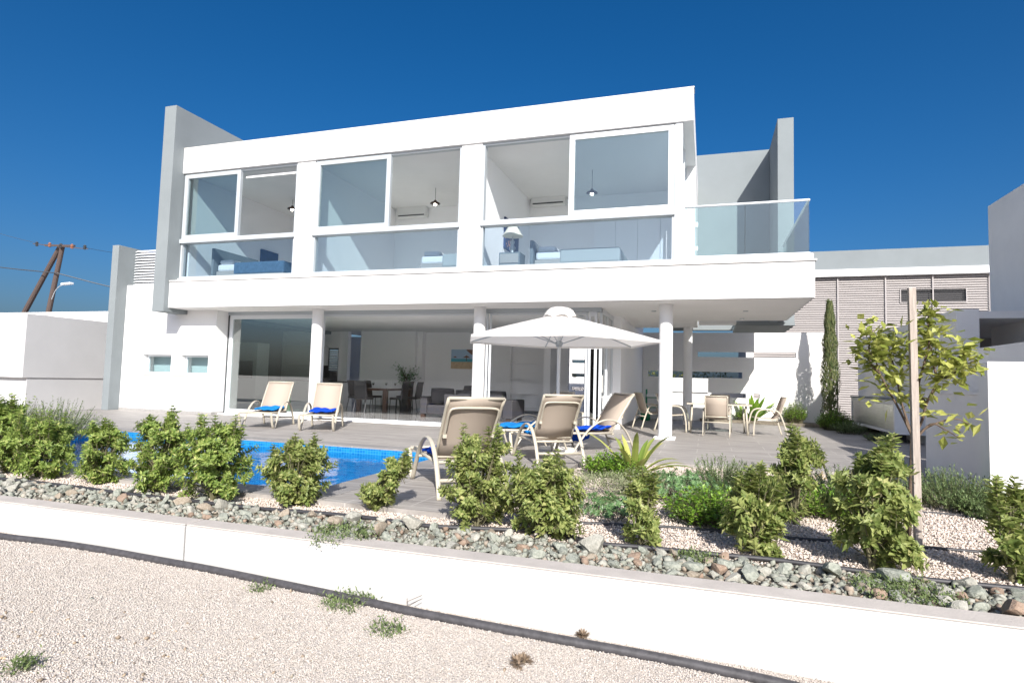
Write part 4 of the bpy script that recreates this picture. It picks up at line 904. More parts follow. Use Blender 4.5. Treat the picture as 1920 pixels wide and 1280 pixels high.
# ================================================================== PLANTS
BZ = -.05
def rosette(lf, p, d, rnd, L, n=7, spread=1.0, W=.45):
    d = d.normalized(); a = d.orthogonal().normalized(); b = d.cross(a); o = rnd.uniform(0, 6.28)
    for i in range(n):
        t = o+i*2.4; up = .15+.75*(i/n); q = (a*math.cos(t)+b*math.sin(t))*spread+d*up
        l = L*rnd.uniform(.75, 1.15)*(1-.35*i/n)
        lf.leaf(p, q, d, l, l*W*rnd.uniform(.85, 1.15))
def bush(x, y, h, w, label, seed, m=None, L=.062, n=None, lean=(0, 0), shape=1.0, dens=1.0, W=.5):
    rnd = random.Random(seed); B = thing('shrub', label, 'shrub', (x, y, BZ), 0, 'leafy shrubs along the rock strip')
    st = MB(); lf = MB(); n = n or 1
    ln = Vector((lean[0], lean[1], 0))
    for k in range(5):
        a = rnd.uniform(0, 6.28); tp = Vector((math.cos(a)*w*.22, math.sin(a)*w*.22, h*.8))+ln*.8
        st.tube([(0, 0, -.03), tp*.5+Vector((0, 0, .04)), tp], [.012, .008, .004], 5)
    tops = []
    K = max(7, int(30*dens*h*w/.36)) if n is None or True else n
    for k in range(K):
        f = (k+rnd.random())/K; f = .42+.58*f if shape < .3 else f; a = k*2.4+rnd.gauss(0, .5)
        prof = (math.sin(PI*min(1, .24+.66*f)))**.65*shape + (1-shape)*(.35+.65*f)
        r_ = w*.43*prof*math.sqrt(rnd.uniform(.12, 1))*rnd.uniform(.8, 1.15)
        c = Vector((math.cos(a)*r_, math.sin(a)*r_, h*(.10+.80*f)))+ln*f; rc = rnd.uniform(.055, .115)*(w/.6)**.4
        st.tube([(c.x*.15+ln.x*f*.5, c.y*.15+ln.y*f*.5, max(0, c.z*.55-.03)), c*.85+Vector((0, 0, -.02)), c], [.006, .004, .003], 4, caps=False)
        for j in range(rnd.choice((4, 5, 6, 7, 8))):
            o_ = Vector((rnd.gauss(0, 1), rnd.gauss(0, 1), rnd.gauss(.25, .8))).normalized()*rc*rnd.uniform(.35, 1.1)
            p = c+Vector((o_.x, o_.y, o_.z*.8)); out = o_*1.2+Vector((c.x-ln.x*f, c.y-ln.y*f, 0))*.8+Vector((0, 0, .09))
            if p.z < .02: p.z = .02
            tops.append((p, out))
    for k in range(max(3, int(6*w/.6))):                       # upright leaders that break the outline
        a = rnd.uniform(0, 6.28); r_ = w*.33*rnd.random(); b0 = Vector((math.cos(a)*r_, math.sin(a)*r_, h*.72))+ln*.75; hh = h*rnd.uniform(.86, 1.08)
        if k < 2: r_ *= .5; hh = h*1.05
        tp = Vector((b0.x*1.15, b0.y*1.15, hh))+ln*.25; st.tube([b0*.6, b0, tp], [.006, .005, .003], 4)
        for q in range(5): tops.append((b0.lerp(tp, q/4), Vector((rnd.gauss(0, .15), rnd.gauss(0, .15), 1))))
    for p, out in tops:
        sd = out+Vector((rnd.gauss(0, .12), rnd.gauss(0, .12), rnd.gauss(.05, .1)))
        sd.normalize(); ln_ = rnd.uniform(.05, .10)
        st.tube([p-sd*ln_*1.3, p+sd*.02], [.003, .002], 3, caps=False)
        rosette(lf, p-sd*ln_*.7, sd, rnd, L*1.12, 5, 1.1, W); rosette(lf, p-sd*ln_*.2, sd, rnd, L, 6, 1.0, W); rosette(lf, p+sd*.015, sd, rnd, L*.72, 6, .75, W)
    obj('stem', st, STEM, B); obj('foliage', lf, m or L_BUSH, B); return B
def px(x, y): return at_z(x, y, BZ)
bushes = [ # base px, height m, width m, label, lean
 ((8, 888), .84, .62, 'tall leafy shrub cut by the left edge of the picture', (0, 0), 0),
 ((78, 897), .66, .78, 'broad dense shrub second from the left end of the row', (0, 0), 0),
 ((190, 907), .63, .58, 'upright shrub at the left end of the visible pool water', (-.02, 0), 0),
 ((293, 926), .80, .60, 'tallest pointed shrub of the left row, before the pool', (.02, 0), 0),
 ((398, 939), .74, .80, 'wide shrub right of the tallest one, before the pool', (.0, 0), 0),
 ((552, 946), .60, .74, 'rounded shrub in front of the middle of the pool', (0, 0), 1),
 ((693, 958), .52, .36, 'slim shrub leaning to the right at the pool corner', (.30, 0), 1),
 ((893, 990), .78, .60, 'tall shrub in front of the nearest sun lounger', (.02, 0), 1),
 ((1012, 1006), .60, .78, 'broad low shrub right of the nearest sun lounger', (.03, 0), 1),
 ((1203, 1024), .54, .40, 'small narrow shrub alone on the pale gravel', (0, 0), 1),
 ((1415, 1043), .60, .52, 'light green shrub in the middle of the right rock strip', (.02, 0), 1),
 ((1635, 1066), .82, .66, 'big bushy shrub left of the wooden stake', (.03, 0), 1),
 ((1897, 1092), .62, .34, 'shrub cut by the right edge of the picture', (.02, 0), 1)]
for i, ((bx, by), h, w, lab, ln, kind) in enumerate(bushes):
    p = px(bx, by); bush(p.x, p.y, h, w, lab, 100+i, (L_BUSH, L_OLIVE)[kind], .062 if i < 10 else .078, None, ln, .85, 1.1 if i < 9 else .68, .46 if kind == 0 else .55)
p = at_z(1490, 985, BZ); B = bush(p.x, p.y, .80, .46, 'tall leggy shrub rising from the ground cover left of the stake', 140, L_OLIVE, .075, None, (0, 0), .15, .62); 

def clump(name, label, cat, x, y, r_, h, seed, m, kind='needle', n=120, z=BZ, group=None):
    rnd = random.Random(seed); B = thing(name, label, cat, (x, y, z), 0, group); st = MB(); lf = MB()
    for k in range(n):
        a = rnd.uniform(0, 6.28); q = math.sqrt(rnd.random())*r_; b0 = Vector((math.cos(a)*q*.55, math.sin(a)*q*.55, 0)); e = rnd.uniform(.45, 1.0)
        tp = Vector((math.cos(a)*q, math.sin(a)*q, h*e*(1-.45*(q/r_)**2)))
        mid = b0.lerp(tp, .5)+Vector((0, 0, .06*h))
        if kind != 'mound': st.tube([b0, mid, tp], [.003, .002, .001], 3, caps=False)
        if kind == 'needle':
            for j in range(34):
                t = .15+.9*j/34; c = (b0.lerp(mid, t*2) if t < .5 else mid.lerp(tp, t*2-1)); d = (tp-mid).normalized()
                lf.leaf(c, d*.8+Vector((rnd.gauss(0, .7), rnd.gauss(0, .7), rnd.gauss(0, .5))), Vector((0, 0, 1)), rnd.uniform(.03, .05), .010, .05)
        elif kind == 'rosette':
            d = Vector((math.cos(a)*q*1.2, math.sin(a)*q*1.2, .25)); rosette(lf, tp, d, rnd, .05, 10, .9, .34); 
            if rnd.random() < .6: rosette(lf, tp*.8, d, rnd, .05, 6, 1, .34)
        elif kind == 'leafy':
            for j in range(5):
                c = b0.lerp(tp, rnd.uniform(.4, 1.05))+Vector((rnd.gauss(0, .02), rnd.gauss(0, .02), rnd.gauss(0, .015)))
                lf.leaf(c, Vector((rnd.gauss(0, 1), rnd.gauss(0, 1), rnd.gauss(.5, .5))), Vector((0, 0, 1)), rnd.uniform(.03, .055), rnd.uniform(.02, .034))
        elif kind == 'mound':
            for j in range(10): 
                c = tp+Vector((rnd.gauss(0, .025), rnd.gauss(0, .025), rnd.gauss(0, .02))); lf.leaf(c, Vector((rnd.gauss(0, .7), rnd.gauss(0, .7), rnd.uniform(.2, 1.2))), Vector((0, 0, 1)), rnd.uniform(.018, .035), .010, .1)
    if st.v: obj('stem', st, STEM, B)
    obj('foliage', lf, m, B); return B
def pc(px_, py_, *a, **k):
    p = at_z(px_, py_, k.pop('z', BZ)); return p
def cl(name, label, cat, bx, by, r_, h, seed, m, kind, n, z=BZ, group=None):
    p = at_z(bx, by, z); return clump(name, label, cat, p.x, p.y, r_, h, seed, m, kind, n, z, group)
GC = 'ground cover plants in the gravel bed'
cl('ground_cover', 'grey green mound of fine leaves right of the broad low shrub', 'ground cover', 1115, 940, .50, .30, 201, L_GREYG, 'mound', 420, group=GC)
cl('ground_cover', 'bright green mound at the foot of the strap leaved plant', 'ground cover', 1148, 893, .42, .34, 202, L_BRIGHT, 'leafy', 620, group=GC)
cl('succulent_clump', 'blue green succulent clump near the small narrow shrub', 'succulent', 1150, 968, .34, .22, 203, L_SUCC, 'rosette', 95, group=GC)
cl('succulent_clump', 'blue green succulent clump behind the small narrow shrub', 'succulent', 1280, 938, .52, .32, 204, L_SUCC, 'rosette', 190, group=GC)
cl('ground_cover', 'fine grey green mound left of the succulents', 'ground cover', 1200, 925, .42, .24, 205, L_GREYG, 'mound', 330, group=GC)
cl('rosemary', 'feathery rosemary clump in the middle of the gravel bed', 'rosemary', 1350, 920, .52, .42, 206, L_ROSE, 'needle', 170, group=GC)
cl('ground_cover', 'leafy bright green ground cover left of the light green shrub', 'ground cover', 1335, 980, .44, .34, 207, L_BRIGHT, 'leafy', 520, group=GC)
cl('ground_cover', 'leafy bright green ground cover right of the light green shrub', 'ground cover', 1530, 962, .50, .30, 208, L_BRIGHT, 'leafy', 520, group=GC)
cl('rosemary', 'rosemary clump left of the wooden stake', 'rosemary', 1580, 940, .58, .40, 209, L_ROSE, 'needle', 190, group=GC)
cl('ground_cover', 'olive leafy ground cover behind the big bushy shrub', 'ground cover', 1450, 965, .40, .36, 210, L_OLIVE, 'leafy', 380, group=GC)
cl('rosemary', 'large spreading rosemary against the low side wall', 'rosemary', 1790, 952, .58, .44, 211, L_ROSE, 'needle', 280, group=GC)
cl('rosemary', 'trailing rosemary at the foot of the sunlit end wall', 'rosemary', 1855, 972, .30, .22, 212, L_ROSE, 'needle', 70, group=GC)
for k, (bx, by) in enumerate(((1507, 890), (1541, 893))):
    p = at_z(bx, by, .12); q = MB(); rnd = random.Random(k)
    for j in range(60): q.leaf(p+Vector((rnd.gauss(0, .045), rnd.gauss(0, .04), rnd.gauss(0, .025))), Vector((rnd.gauss(0, 1), rnd.gauss(0, 1), rnd.uniform(.2, 1))), Vector((0, 0, 1)), .022, .016)
    F_ = thing('yellow_flowers', ['left cluster of yellow flowers behind the leggy shrub', 'right cluster of yellow flowers behind the leggy shrub'][k], 'flowers', (p.x, p.y, BZ), 0, 'yellow flowers in the bed'); obj('petals', q, FLOWER, F_, world=True)
    q = MB(); 
    for j in range(14): q.tube([(rnd.gauss(0, .03), rnd.gauss(0, .03), 0), (rnd.gauss(0, .05), rnd.gauss(0, .05), .17)], .003, 3)
    obj('stem', q, STEM, F_)
def strap(name, label, cat, x, y, z, n, L, W, seed, m, upright=.7, droop=.12):
    rnd = random.Random(seed); B = thing(name, label, cat, (x, y, z)); lf = MB()
    for k in range(n):
        a = rnd.uniform(0, 6.28); e = rnd.uniform(upright-.35, upright+.45); l = L*rnd.uniform(.65, 1.1); pts = []
        d = Vector((math.cos(a)*math.cos(e), math.sin(a)*math.cos(e), math.sin(e))); sd = d.cross(Vector((0, 0, 1))).normalized(); p = Vector((math.cos(a), math.sin(a), 0))*.03; vs = []
        for i in range(8):
            t = i/7; w = W*(.35+1.0*math.sin(PI*min(1, t*.95+.05))**.8)*(1 if t < .95 else .2)
            vs += [p+sd*w/2, p-d.cross(sd)*0-Vector((0, 0, w*.18)), p-sd*w/2]; d = (d-Vector((0, 0, droop*t*rnd.uniform(.6, 1.4)))).normalized(); p = p+d*l/7
        lf.add(vs, [(i*3+c, i*3+c+1, i*3+c+4, i*3+c+3) for i in range(7) for c in (0, 1)])
    obj('foliage', lf, m, B); 
    st = MB(); st.lathe([(.05, 0), (.03, .07), (.01, .10)], (0, 0, -.01), 10); obj('stem', st, STEM, B); return B
p = at_z(1188, 895, BZ); strap('strap_leaved_plant', 'yellow edged strap leaved plant beside the sun lounger under the umbrella', 'plant', p.x, p.y, BZ, 17, .80, .062, 31, L_STRAP, .85, .26)
p = at_y(1412, 790, 8.0); strap('strelitzia', 'broad leaved plant behind the right end of the patio table', 'plant', p.x, 8.0, .08, 22, .95, .10, 32, L_BRIGHT, 1.0)
# back border against the slotted wall
q = MB(); q.prism([(-.2, 8.2), (1.0, 8.05), (3.0, 7.5), (4.4, 6.6), (4.6, 6.6), (4.6, 8.49), (-.2, 8.49)], .005, .09); struct(obj('border_soil', q, SOIL), label='stony border at the foot of the slotted wall', cat='soil')
clump('border_shrub', 'small white flowered shrub at the foot of the sunlit part of the slotted wall', 'shrub', 2.62, 8.0, .40, .72, 221, L_BRIGHT, 'leafy', 520, .09)
clump('border_shrub', 'low green tuft at the foot of the slotted wall under the table', 'shrub', 1.05, 8.2, .25, .42, 222, L_BRIGHT, 'leafy', 90, .09)
clump('border_shrub', 'dark potted shrub beside the gas bottle in the shade', 'shrub', -1.3, 8.0, .28, .75, 223, L_OLIVE, 'leafy', 150, .02)
clump('border_shrub', 'dense bright green shrub at the foot of the cypress', 'shrub', 3.50, 6.7, .50, .62, 224, L_BRIGHT, 'leafy', 1100, .0)
clump('rosemary', 'low grey green rosemary in front of the cypress', 'rosemary', 3.62, 5.4, .50, .36, 225, L_ROSE, 'needle', 170, .0)
clump('border_shrub', 'small dark shrub under the end of the counter', 'shrub', 3.75, 3.3, .30, .22, 226, L_ROSE, 'needle', 60, .0)
# left back shrubs
for k, (bx, by, r_, h, kind, m, lab) in enumerate(((55, 800, 1.0, .72, 'needle', L_ROSE, 'spreading rosemary hedge clump before the left annex'), (105, 795, .75, .78, 'needle', L_ROSE, 'feathery rosemary clump at the corner of the terrace on the left'), (12, 830, .8, .9, 'leafy', L_BUSH, 'leafy clump behind the leftmost shrub'))):
    p = at_z(bx, by+28, -.1); clump('rosemary' if kind == 'needle' else 'border_shrub', lab, 'shrub', p.x, p.y, r_, h, 230+k, m, kind, 240 if kind == 'needle' else 620, -.1)
# cypress
CY = thing('cypress', 'slim pencil cypress standing before the slotted wall and the louvred house', 'tree', (3.49, 7.25, 0))
rnd = random.Random(77); lf = MB(); H = 3.74
for k in range(5200):
    f = rnd.random()**.85; z = .28+(H-.28)*f; rr = (.285*math.sin(PI*min(1, .30+.62*f))**.8*(1-.35*f)+.015)*(.86+.14*math.sin(f*23+1.3*math.sin(f*9)))
    a = rnd.uniform(0, 6.28); q = rr*math.sqrt(rnd.uniform(.35, 1.08)); p = Vector((math.cos(a)*q, math.sin(a)*q, z))
    lf.leaf(p, Vector((math.cos(a)*.35+rnd.gauss(0, .12), math.sin(a)*.35+rnd.gauss(0, .12), 1)), Vector((math.cos(a), math.sin(a), 0)), rnd.uniform(.07, .15), rnd.uniform(.018, .032))
obj('crown', lf, L_CYP, CY); st = MB(); st.tube([(0, 0, -.05), (.01, 0, 1.6), (0, 0, 3.2)], [.05, .035, .008], 8); obj('trunk', st, BARK, CY)
# hedge far beyond
HG = thing('hedge', 'tangled green and brown hedge beyond the low rear wall', 'hedge', (.5, 18.6, -.3)); rnd = random.Random(9); lf = MB()
for k in range(2600):
    x = rnd.uniform(-9, 2.0); z = rnd.random()*(2.35 if x < .6 else 2.35-(x-.6)*.9); lf.leaf(Vector((x-.5, rnd.gauss(0, .35), z)), Vector((rnd.gauss(0, 1), rnd.gauss(-.3, 1), rnd.gauss(.3, 1))), Vector((0, 0, 1)), rnd.uniform(.14, .3), rnd.uniform(.08, .15))
obj('foliage', lf, L_HEDGE, HG); st = MB()
for k in range(16): x = -9+k*.7; st.tube([(x, 0, -.1), (x+rnd.gauss(0, .2), rnd.gauss(0, .1), 1.6)], [.03, .012], 5)
obj('stem', st, BARK, HG)

# lemon tree and stake
SP = at_z(1722, 1022, BZ); ST = at_y(1709, 540, SP.y+.02)
q = MB(); w2 = .026
top = Vector((ST.x, SP.y+.02, ST.z)); vs = []
for c in (Vector((SP.x, SP.y, BZ-.2)), top):
    for sx, sy in ((-1, -1), (1, -1), (1, 1), (-1, 1)): vs.append(c+Vector((sx*w2, sy*w2, 0)))
q.add(vs, [(3,2,1,0),(4,5,6,7),(0,1,5,4),(1,2,6,5),(2,3,7,6),(3,0,4,7)]); tag(obj('wooden_stake', q, POST, bevel=.004), 'tall square wooden stake supporting the lemon tree', 'stake')
LT = thing('lemon_tree', 'young lemon tree with sparse yellow green leaves tied to a stake', 'tree', (SP.x-.03, SP.y+.16, BZ))
TY = SP.y+.16; rnd = random.Random(12)
def tp(x, y, dy=0.0): v = at_y(x, y, TY+dy); return Vector((v.x-LT.location.x, TY+dy-LT.location.y, v.z-LT.location.z))
tr = MB(); b0 = Vector((0, 0, -.05)); fork = tp(1711, 818)
tr.tube([b0, b0.lerp(fork, .5)+Vector((.006, 0, 0)), fork], [.022, .018, .015], 8); obj('trunk', tr, BARK, LT, smooth=True)
limbs = [[(1711,818),(1690,775),(1668,735),(1650,700),(1640,672),(1625,655)], [(1711,818),(1698,780),(1688,745),(1680,700),(1668,660),(1660,625)], [(1711,818),(1728,790),(1738,755),(1760,715),(1790,690),(1825,678)],
         [(1736,758),(1722,728),(1733,680),(1742,640),(1740,600),(1745,580)], [(1760,715),(1752,690),(1745,650),(1738,615)], [(1711,830),(1745,795),(1772,805),(1800,822)], [(1711,825),(1740,800),(1790,785),(1825,800)], [(1650,700),(1632,680),(1630,640),(1638,618)], [(1760,712),(1790,700),(1800,670),(1820,650)]]
lf = MB()
for i, L_ in enumerate(limbs):
    P_ = arc_pts([tp(x, y, .16*math.sin(i*2.1)*k/len(L_)) for k, (x, y) in enumerate(L_)], 5); n = len(P_)
    b_ = MB(); b_.tube(P_, [.011*(1-.75*k/n) if i not in (2,) else .014*(1-.8*k/n) for k in range(n)], 6); obj('limb', b_, BARK, LT, smooth=True)
    low = i in (5, 6)
    for k in range(n):
        f = k/n
        if f < (.33 if not low else .4): continue
        m_ = (8 if f > .55 else 5) if not low else (3 if f > .7 else 1)
        if i in (3, 4): m_ = 6
        for j in range(m_):
            off = Vector((rnd.gauss(0, .06), rnd.gauss(0, .07), rnd.gauss(0, .055)))
            d = Vector((rnd.gauss(0, 1), rnd.gauss(0, 1), rnd.gauss(.05, .6))); l = rnd.uniform(.07, .13)
            lf.leaf(P_[k]+off, d, Vector((rnd.gauss(0, .4), rnd.gauss(0, .4), 1)), l, l*rnd.uniform(.45, .6), .2)
for (x, y) in ((1690,640),(1700,660),(1655,640),(1680,650),(1765,650),(1755,670),(1775,685),(1640,640),(1668,690),(1735,590),(1752,600)):
    c = tp(x, y, rnd.gauss(0, .08))
    for j in range(14): lf.leaf(c+Vector((rnd.gauss(0, .05), rnd.gauss(0, .05), rnd.gauss(0, .05))), Vector((rnd.gauss(0, 1), rnd.gauss(0, 1), rnd.gauss(.1, .6))), Vector((rnd.gauss(0, .4), rnd.gauss(0, .4), 1)), rnd.uniform(.065, .12), rnd.uniform(.035, .06), .2)
obj('crown', lf, L_LEMON, LT)

# ================================================================== PIPES
def hose(name, pts, r_, m, label):
    q = MB(); q.tube(arc_pts(pts, 10), r_, 10); o = obj(name, q, m, smooth=True); tag(o, label, 'pipe'); return o
pz = lambda L_, z, dz: [at_z(x, y, z)+Vector((0, 0, dz)) for x, y in L_]
hose('irrigation_hose', pz(((-160,885),(0,899),(120,912),(240,928),(360,941),(480,955),(600,964),(700,974),(800,988),(920,994),(1030,1000),(1120,1021),(1200,1028),(1330,1041),(1450,1052),(1600,1072),(1740,1090),(1920,1108),(2050,1122),(2500,1168)), -.03, .012), .017, BLACK, 'black irrigation hose along the top of the rock strip')
hose('irrigation_hose', pz(((985,975),(1030,981),(1130,985),(1240,990),(1400,1003),(1500,1013),(1620,1020),(1722,1028),(1880,1042),(2000,1052),(2400,1085)), BZ, .015), .013, BLACK, 'thin black irrigation hose crossing the gravel past the stake')
hose('irrigation_hose', pz(((1420,960),(1500,966),(1600,965),(1700,962),(1780,966),(1860,977),(1990,992)), BZ, .013), .012, BLACK, 'rearmost black irrigation hose under the rosemary')
P0 = []
for x, y in ((-120,985),(0,1005),(100,1017),(200,1032),(300,1048),(400,1067),(520,1093),(640,1118),(770,1146),(900,1171),(1050,1199),(1200,1226),(1330,1252),(1450,1278),(1600,1315),(1900,1388)):
    z = -.36
    for _ in range(4): v = at_z(x, y, z); z = gz(v.x)+.018
    v.y = min(v.y, -8.835); P0.append(v)
hose('drain_pipe', P0, .029, PIPE, 'thick dusty black pipe lying on the gravel along the foot of the low wall')

# ================================================================== ROCKS
def rock_mesh(seed, m, sq=(1, .8, .6)):
    rg = np.random.default_rng(seed); import bmesh
    bm = bmesh.new(); bmesh.ops.create_icosphere(bm, subdivisions=2, radius=.5)
    planes = [(Vector(rg.normal(size=3)).normalized(), rg.uniform(.22, .36)) for _ in range(11)]
    for v in bm.verts:
        for n, d in planes:
            s = v.co.dot(n)
            if s > d: v.co -= n*(s-d)
        v.co += Vector(rg.normal(size=3))*.006; v.co = Vector((v.co.x*sq[0], v.co.y*sq[1], v.co.z*sq[2]))
    me = bpy.data.meshes.new('rock'); bm.to_mesh(me); bm.free(); me.materials.append(m); return me
rnd = random.Random(44); rks = []
RM = [[rock_mesh(10*i+k, ROCKS[i][1], (1, rnd.uniform(.6, .95), rnd.uniform(.5, .8))) for k in range(4)] for i in range(4)]
def put_rock(x, y, z, s, kind, label=None, k=None):
    o = bpy.data.objects.new('rock', RM[kind][k if k is not None else rnd.randrange(4)]); col.objects.link(o)
    o.location = (x, y, z); o.scale = (s, s, s); o.rotation_euler = (rnd.gauss(0, .35), rnd.gauss(0, .35), rnd.uniform(0, 6.28))
    tag(o, label or '%s broken rock in the rubble strip behind the low white wall' % ROCKS[kind][0], 'rock', 'rocks of the rubble strip'); rks.append((x, y, s)); return o
big = [((1674, 1086), .175, 0, 'large rounded blue green boulder right of the big bushy shrub'), ((1563, 1073), .19, 0, 'large angular grey green boulder left of the big bushy shrub'), ((1110, 1028), .20, 1, 'large pale angular rock in the middle of the rubble strip'),
       ((660, 972), .15, 1, 'pale pointed rock beside the slim leaning shrub'), ((414, 950), .14, 1, 'pale rock under the wide shrub of the left row'), ((345, 935), .13, 3, 'orange brown rock under the pointed shrub'), ((1410, 1080), .16, 0, 'grey green boulder below the light green shrub'),
       ((712, 998), .13, 2, 'tan brown rock beside the green weeds on the strip'), ((630, 985), .13, 2, 'brownish rock left of the pale pointed rock'), ((1900, 1150), .15, 3, 'rusty flat rock at the right edge of the strip'), ((770, 985), .15, 1, 'long pale slab rock right of the slim leaning shrub'), ((385, 957), .12, 2, 'tan wedge rock left of the pale rock under the wide shrub')]
for (bx, by), s, kd, lab in big: p = at_z(bx, by, -.01); put_rock(p.x, p.y, .015, s*1.3, kd, lab)
tries = 0
while len(rks) < 300 and tries < 30000:
    tries += 1; x = rnd.uniform(-7.6, 3.0); 
    if rnd.random() > .55+.45*(x+7.6)/10: continue
    y = rnd.uniform(-8.56, -8.05); s = rnd.choice((.07, .08, .09, .10, .11, .125, .14))
    if any((x-a)**2+(y-b)**2 < (.36*(s+c))**2 for a, b, c in rks): continue
    put_rock(x, y, BZ+s*.2+rnd.uniform(0, .012), s*1.18, rnd.choices((0, 1, 2, 3), (.50, .28, .14, .08))[0])
# small rubble between them
def scatter(name, N, xr, yr, zf, smin, smax, m, seed, flat=.6, keep=None, kind='stuff', label=None, cat=None, dens=None):
    rg = np.random.default_rng(seed)
    X = rg.uniform(*xr, N); Y = rg.uniform(*yr, N)
    if dens is not None: k = rg.random(N) < dens(X, Y); X, Y = X[k], Y[k]
    if keep is not None: k = keep(X, Y); X, Y = X[k], Y[k]
    n = len(X); S = rg.uniform(smin, smax, n)*np.exp(rg.normal(0, .18, n))
    base = np.array([(1,0,0),(-1,0,0),(0,1,0),(0,-1,0),(0,0,1),(0,0,-1),(.62,.62,.45),(-.62,.62,.45),(-.62,-.62,.45),(.62,-.62,.45)], float)
    f8 = np.array([(4,0,6),(4,6,2),(4,2,7),(4,7,1),(4,1,8),(4,8,3),(4,3,9),(4,9,0),(0,2,6),(2,1,7),(1,3,8),(3,0,9),(5,2,0),(5,1,2),(5,3,1),(5,0,3)])
    V = base[None]*rg.uniform(.72, 1.2, (n, 10, 1))*np.stack([np.ones(n), rg.uniform(.65, 1, n), rg.uniform(flat*.7, flat*1.2, n)], 1)[:, None, :]*(S*.5)[:, None, None]
    q = rg.normal(size=(n, 4)); q[:, 0] = np.abs(q[:, 0])+1.2; q[:, 3] *= 4; q /= np.linalg.norm(q, axis=1)[:, None]
    w_, x_, y_, z_ = q.T
    Rm = np.stack([np.stack([1-2*(y_*y_+z_*z_), 2*(x_*y_-z_*w_), 2*(x_*z_+y_*w_)], 1), np.stack([2*(x_*y_+z_*w_), 1-2*(x_*x_+z_*z_), 2*(y_*z_-x_*w_)], 1), np.stack([2*(x_*z_-y_*w_), 2*(y_*z_+x_*w_), 1-2*(x_*x_+y_*y_)], 1)], 1)
    V = np.einsum('nij,nkj->nki', Rm, V); Z = zf(X, Y)+S*.12+rg.uniform(0, .3, n)*S
    V += np.stack([X, Y, Z], 1)[:, None, :]
    Fa = (f8[None]+(np.arange(n)*10)[:, None, None]).reshape(-1, 3)
    o = bpy.data.objects.new(name, np_mesh(name, V.reshape(-1, 3), Fa, m)); col.objects.link(o); struct(o, kind, label, cat); return o
scatter('rubble', 6600, (-8.5, 5.5), (-8.6, -8.02), lambda x, y: np.full_like(x, BZ), .022, .060, ROCK, 1, .7, label='small broken rubble filling the rock strip', cat='rubble')
scatter('bed_gravel_stones', 95000, (-1.72, 5.4), (-8.03, -2.9), lambda x, y: np.full_like(x, BZ), .012, .025, PEBBLEB, 2, .7, keep=lambda x, y: (y < -3.4+.236*(x+1.75)*.98) & ((x < 3.07) | (y < -4.98)), label='pale pink gravel of the planting bed', cat='gravel')
scatter('bed_gravel_stones', 11000, (-8.5, -1.72), (-8.05, -7.69), lambda x, y: np.full_like(x, BZ), .012, .025, PEBBLEB, 3, .7, label='strip of pale gravel along the pool terrace', cat='gravel')
gzv = lambda x, y: -.405+GSLOPE*np.clip(x, -12, 8)
scatter('gravel_stones', 290000, (-7.2, 2.4), (-11.2, -8.8), gzv, .006, .0115, PEBBLE, 4, .75, keep=lambda x, y: (x > -1.0*(y+12.5)*2.25-.6) & (x < .62*(y+12.5)+.3), label='pale gravel stones of the foreground', cat='gravel')
scatter('gravel_dark_stones', 900, (-5.0, .6), (-10.9, -8.9), gzv, .009, .028, islandmat('dark_pebbles', [(0, (.20, .16, .12)), (.5, (.34, .27, .20)), (.8, (.48, .36, .24)), (1, (.25, .26, .23))], .9), 5, .55, dens=lambda x, y: np.clip(.10+1.1*np.clip((-x-1.3)/2.2, 0, 1)*np.clip((-9.5-y)/.7, 0, 1), .10, 1), label='scattered darker pebbles in the foreground gravel', cat='pebbles')
# weeds
def weed(label, bx, by, r_, h, seed, z, n=60, m=None, kind='mound'):
    p = at_z(bx, by, z); 
    if z < -.2:
        for _ in range(4): p = at_z(bx, by, gz(p.x))
    return clump('weed', label, 'weed', p.x, p.y, r_, h, seed, m or L_GRASS, kind, n, p.z, 'weeds in the gravel')
weed('green creeping weeds over the middle of the thick black pipe', 650, 1132, .15, .025, 301, -.36, 75)
weed('thin green weed trail below the low wall left of the others', 490, 1104, .08, .015, 302, -.36, 18)
weed('dark green weed tuft on the gravel below the pipe', 722, 1182, .10, .028, 303, -.36, 30)
weed('green tuft at the lower left corner of the gravel', 38, 1256, .06, .04, 304, -.33, 26)
weed('brown dried sprig on the gravel near the bottom edge', 976, 1246, .05, .035, 305, -.38, 7, DRY, 'needle')
weed('tiny brown dead weed against the low wall near the pipe', 1092, 1198, .02, .05, 306, -.39, 3, DRY, 'needle')
weed('green weeds among the rocks left of the brown rock', 640, 1008, .26, .05, 307, BZ, 130)
weed('grey green weeds among the rocks at the lower right', 1700, 1118, .28, .06, 308, BZ, 150)
weed('small weeds among the rocks under the light green shrub', 1310, 1055, .14, .05, 309, BZ, 50)
q = MB(); p = at_z(763, 1143, -.37); rnd = random.Random(2)
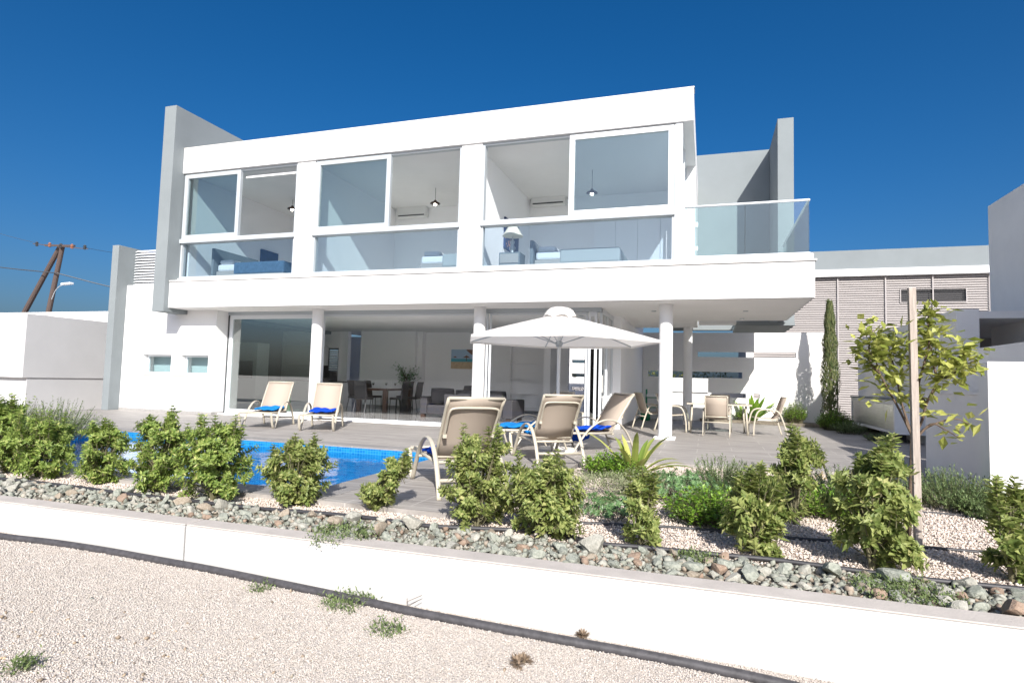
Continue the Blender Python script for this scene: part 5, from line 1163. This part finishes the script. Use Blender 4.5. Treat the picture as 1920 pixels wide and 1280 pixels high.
q.tube([p, p+Vector((-.002, 0, .075))], .0022, 4); q.tube([p+Vector((0, 0, .02)), p+Vector((.10, 0, .085))], .002, 4); q.tube([p+Vector((0, 0, .055)), p+Vector((.10, .01, .105))], .002, 4); tag(obj('dry_twig', q, BARK), 'forked dry twig standing against the low white wall', 'twig')
# ================================================================== CAMERA, SKY, SUN
cd = bpy.data.cameras.new('camera'); cam = bpy.data.objects.new('camera', cd); col.objects.link(cam)
cd.sensor_width = 36; cd.lens = F_PX/1920*36; cd.clip_start = .05; cd.clip_end = 2000
m = Matrix((_rt, _up, -_fw)).transposed().to_4x4(); m.translation = CAM; cam.matrix_world = m
sc.camera = cam
LDIR = Vector((-.42, 1.0, -.70)).normalized()
EL = math.asin(-LDIR.z); AZ = math.atan2(-LDIR.x, -LDIR.y)
sd = bpy.data.lights.new('sun', 'SUN'); so_l = bpy.data.objects.new('sun', sd); col.objects.link(so_l)
sd.energy = SUN; sd.angle = R(.53); sd.color = (1.0, .955, .89)
so_l.rotation_euler = LDIR.to_track_quat('-Z', 'Y').to_euler(); so_l.location = (10, -30, 25)
wd = bpy.data.worlds.new('World'); sc.world = wd; wd.use_nodes = True; t = wd.node_tree
sk = t.nodes.new('ShaderNodeTexSky'); sk.sky_type = 'NISHITA'; sk.sun_disc = False; sk.sun_elevation = EL; sk.sun_rotation = AZ
sk.altitude = 0; sk.air_density = .9; sk.dust_density = 3.6; sk.ozone_density = 6.5
hs = t.nodes.new('ShaderNodeHueSaturation'); hs.inputs['Saturation'].default_value = 1.28
t.links.new(sk.outputs[0], hs.inputs['Color']); t.links.new(hs.outputs[0], t.nodes['Background'].inputs[0]); t.nodes['Background'].inputs[1].default_value = SKY
vs_ = sc.view_settings; vs_.view_transform = 'Standard'; vs_.look = 'None'; vs_.exposure = EXPO; vs_.gamma = 1; vs_.use_curve_mapping = False
sc.render.film_transparent = False
sc.cycles.max_bounces = 14; sc.cycles.diffuse_bounces = 8; sc.cycles.transparent_max_bounces = 24; sc.cycles.glossy_bounces = 4
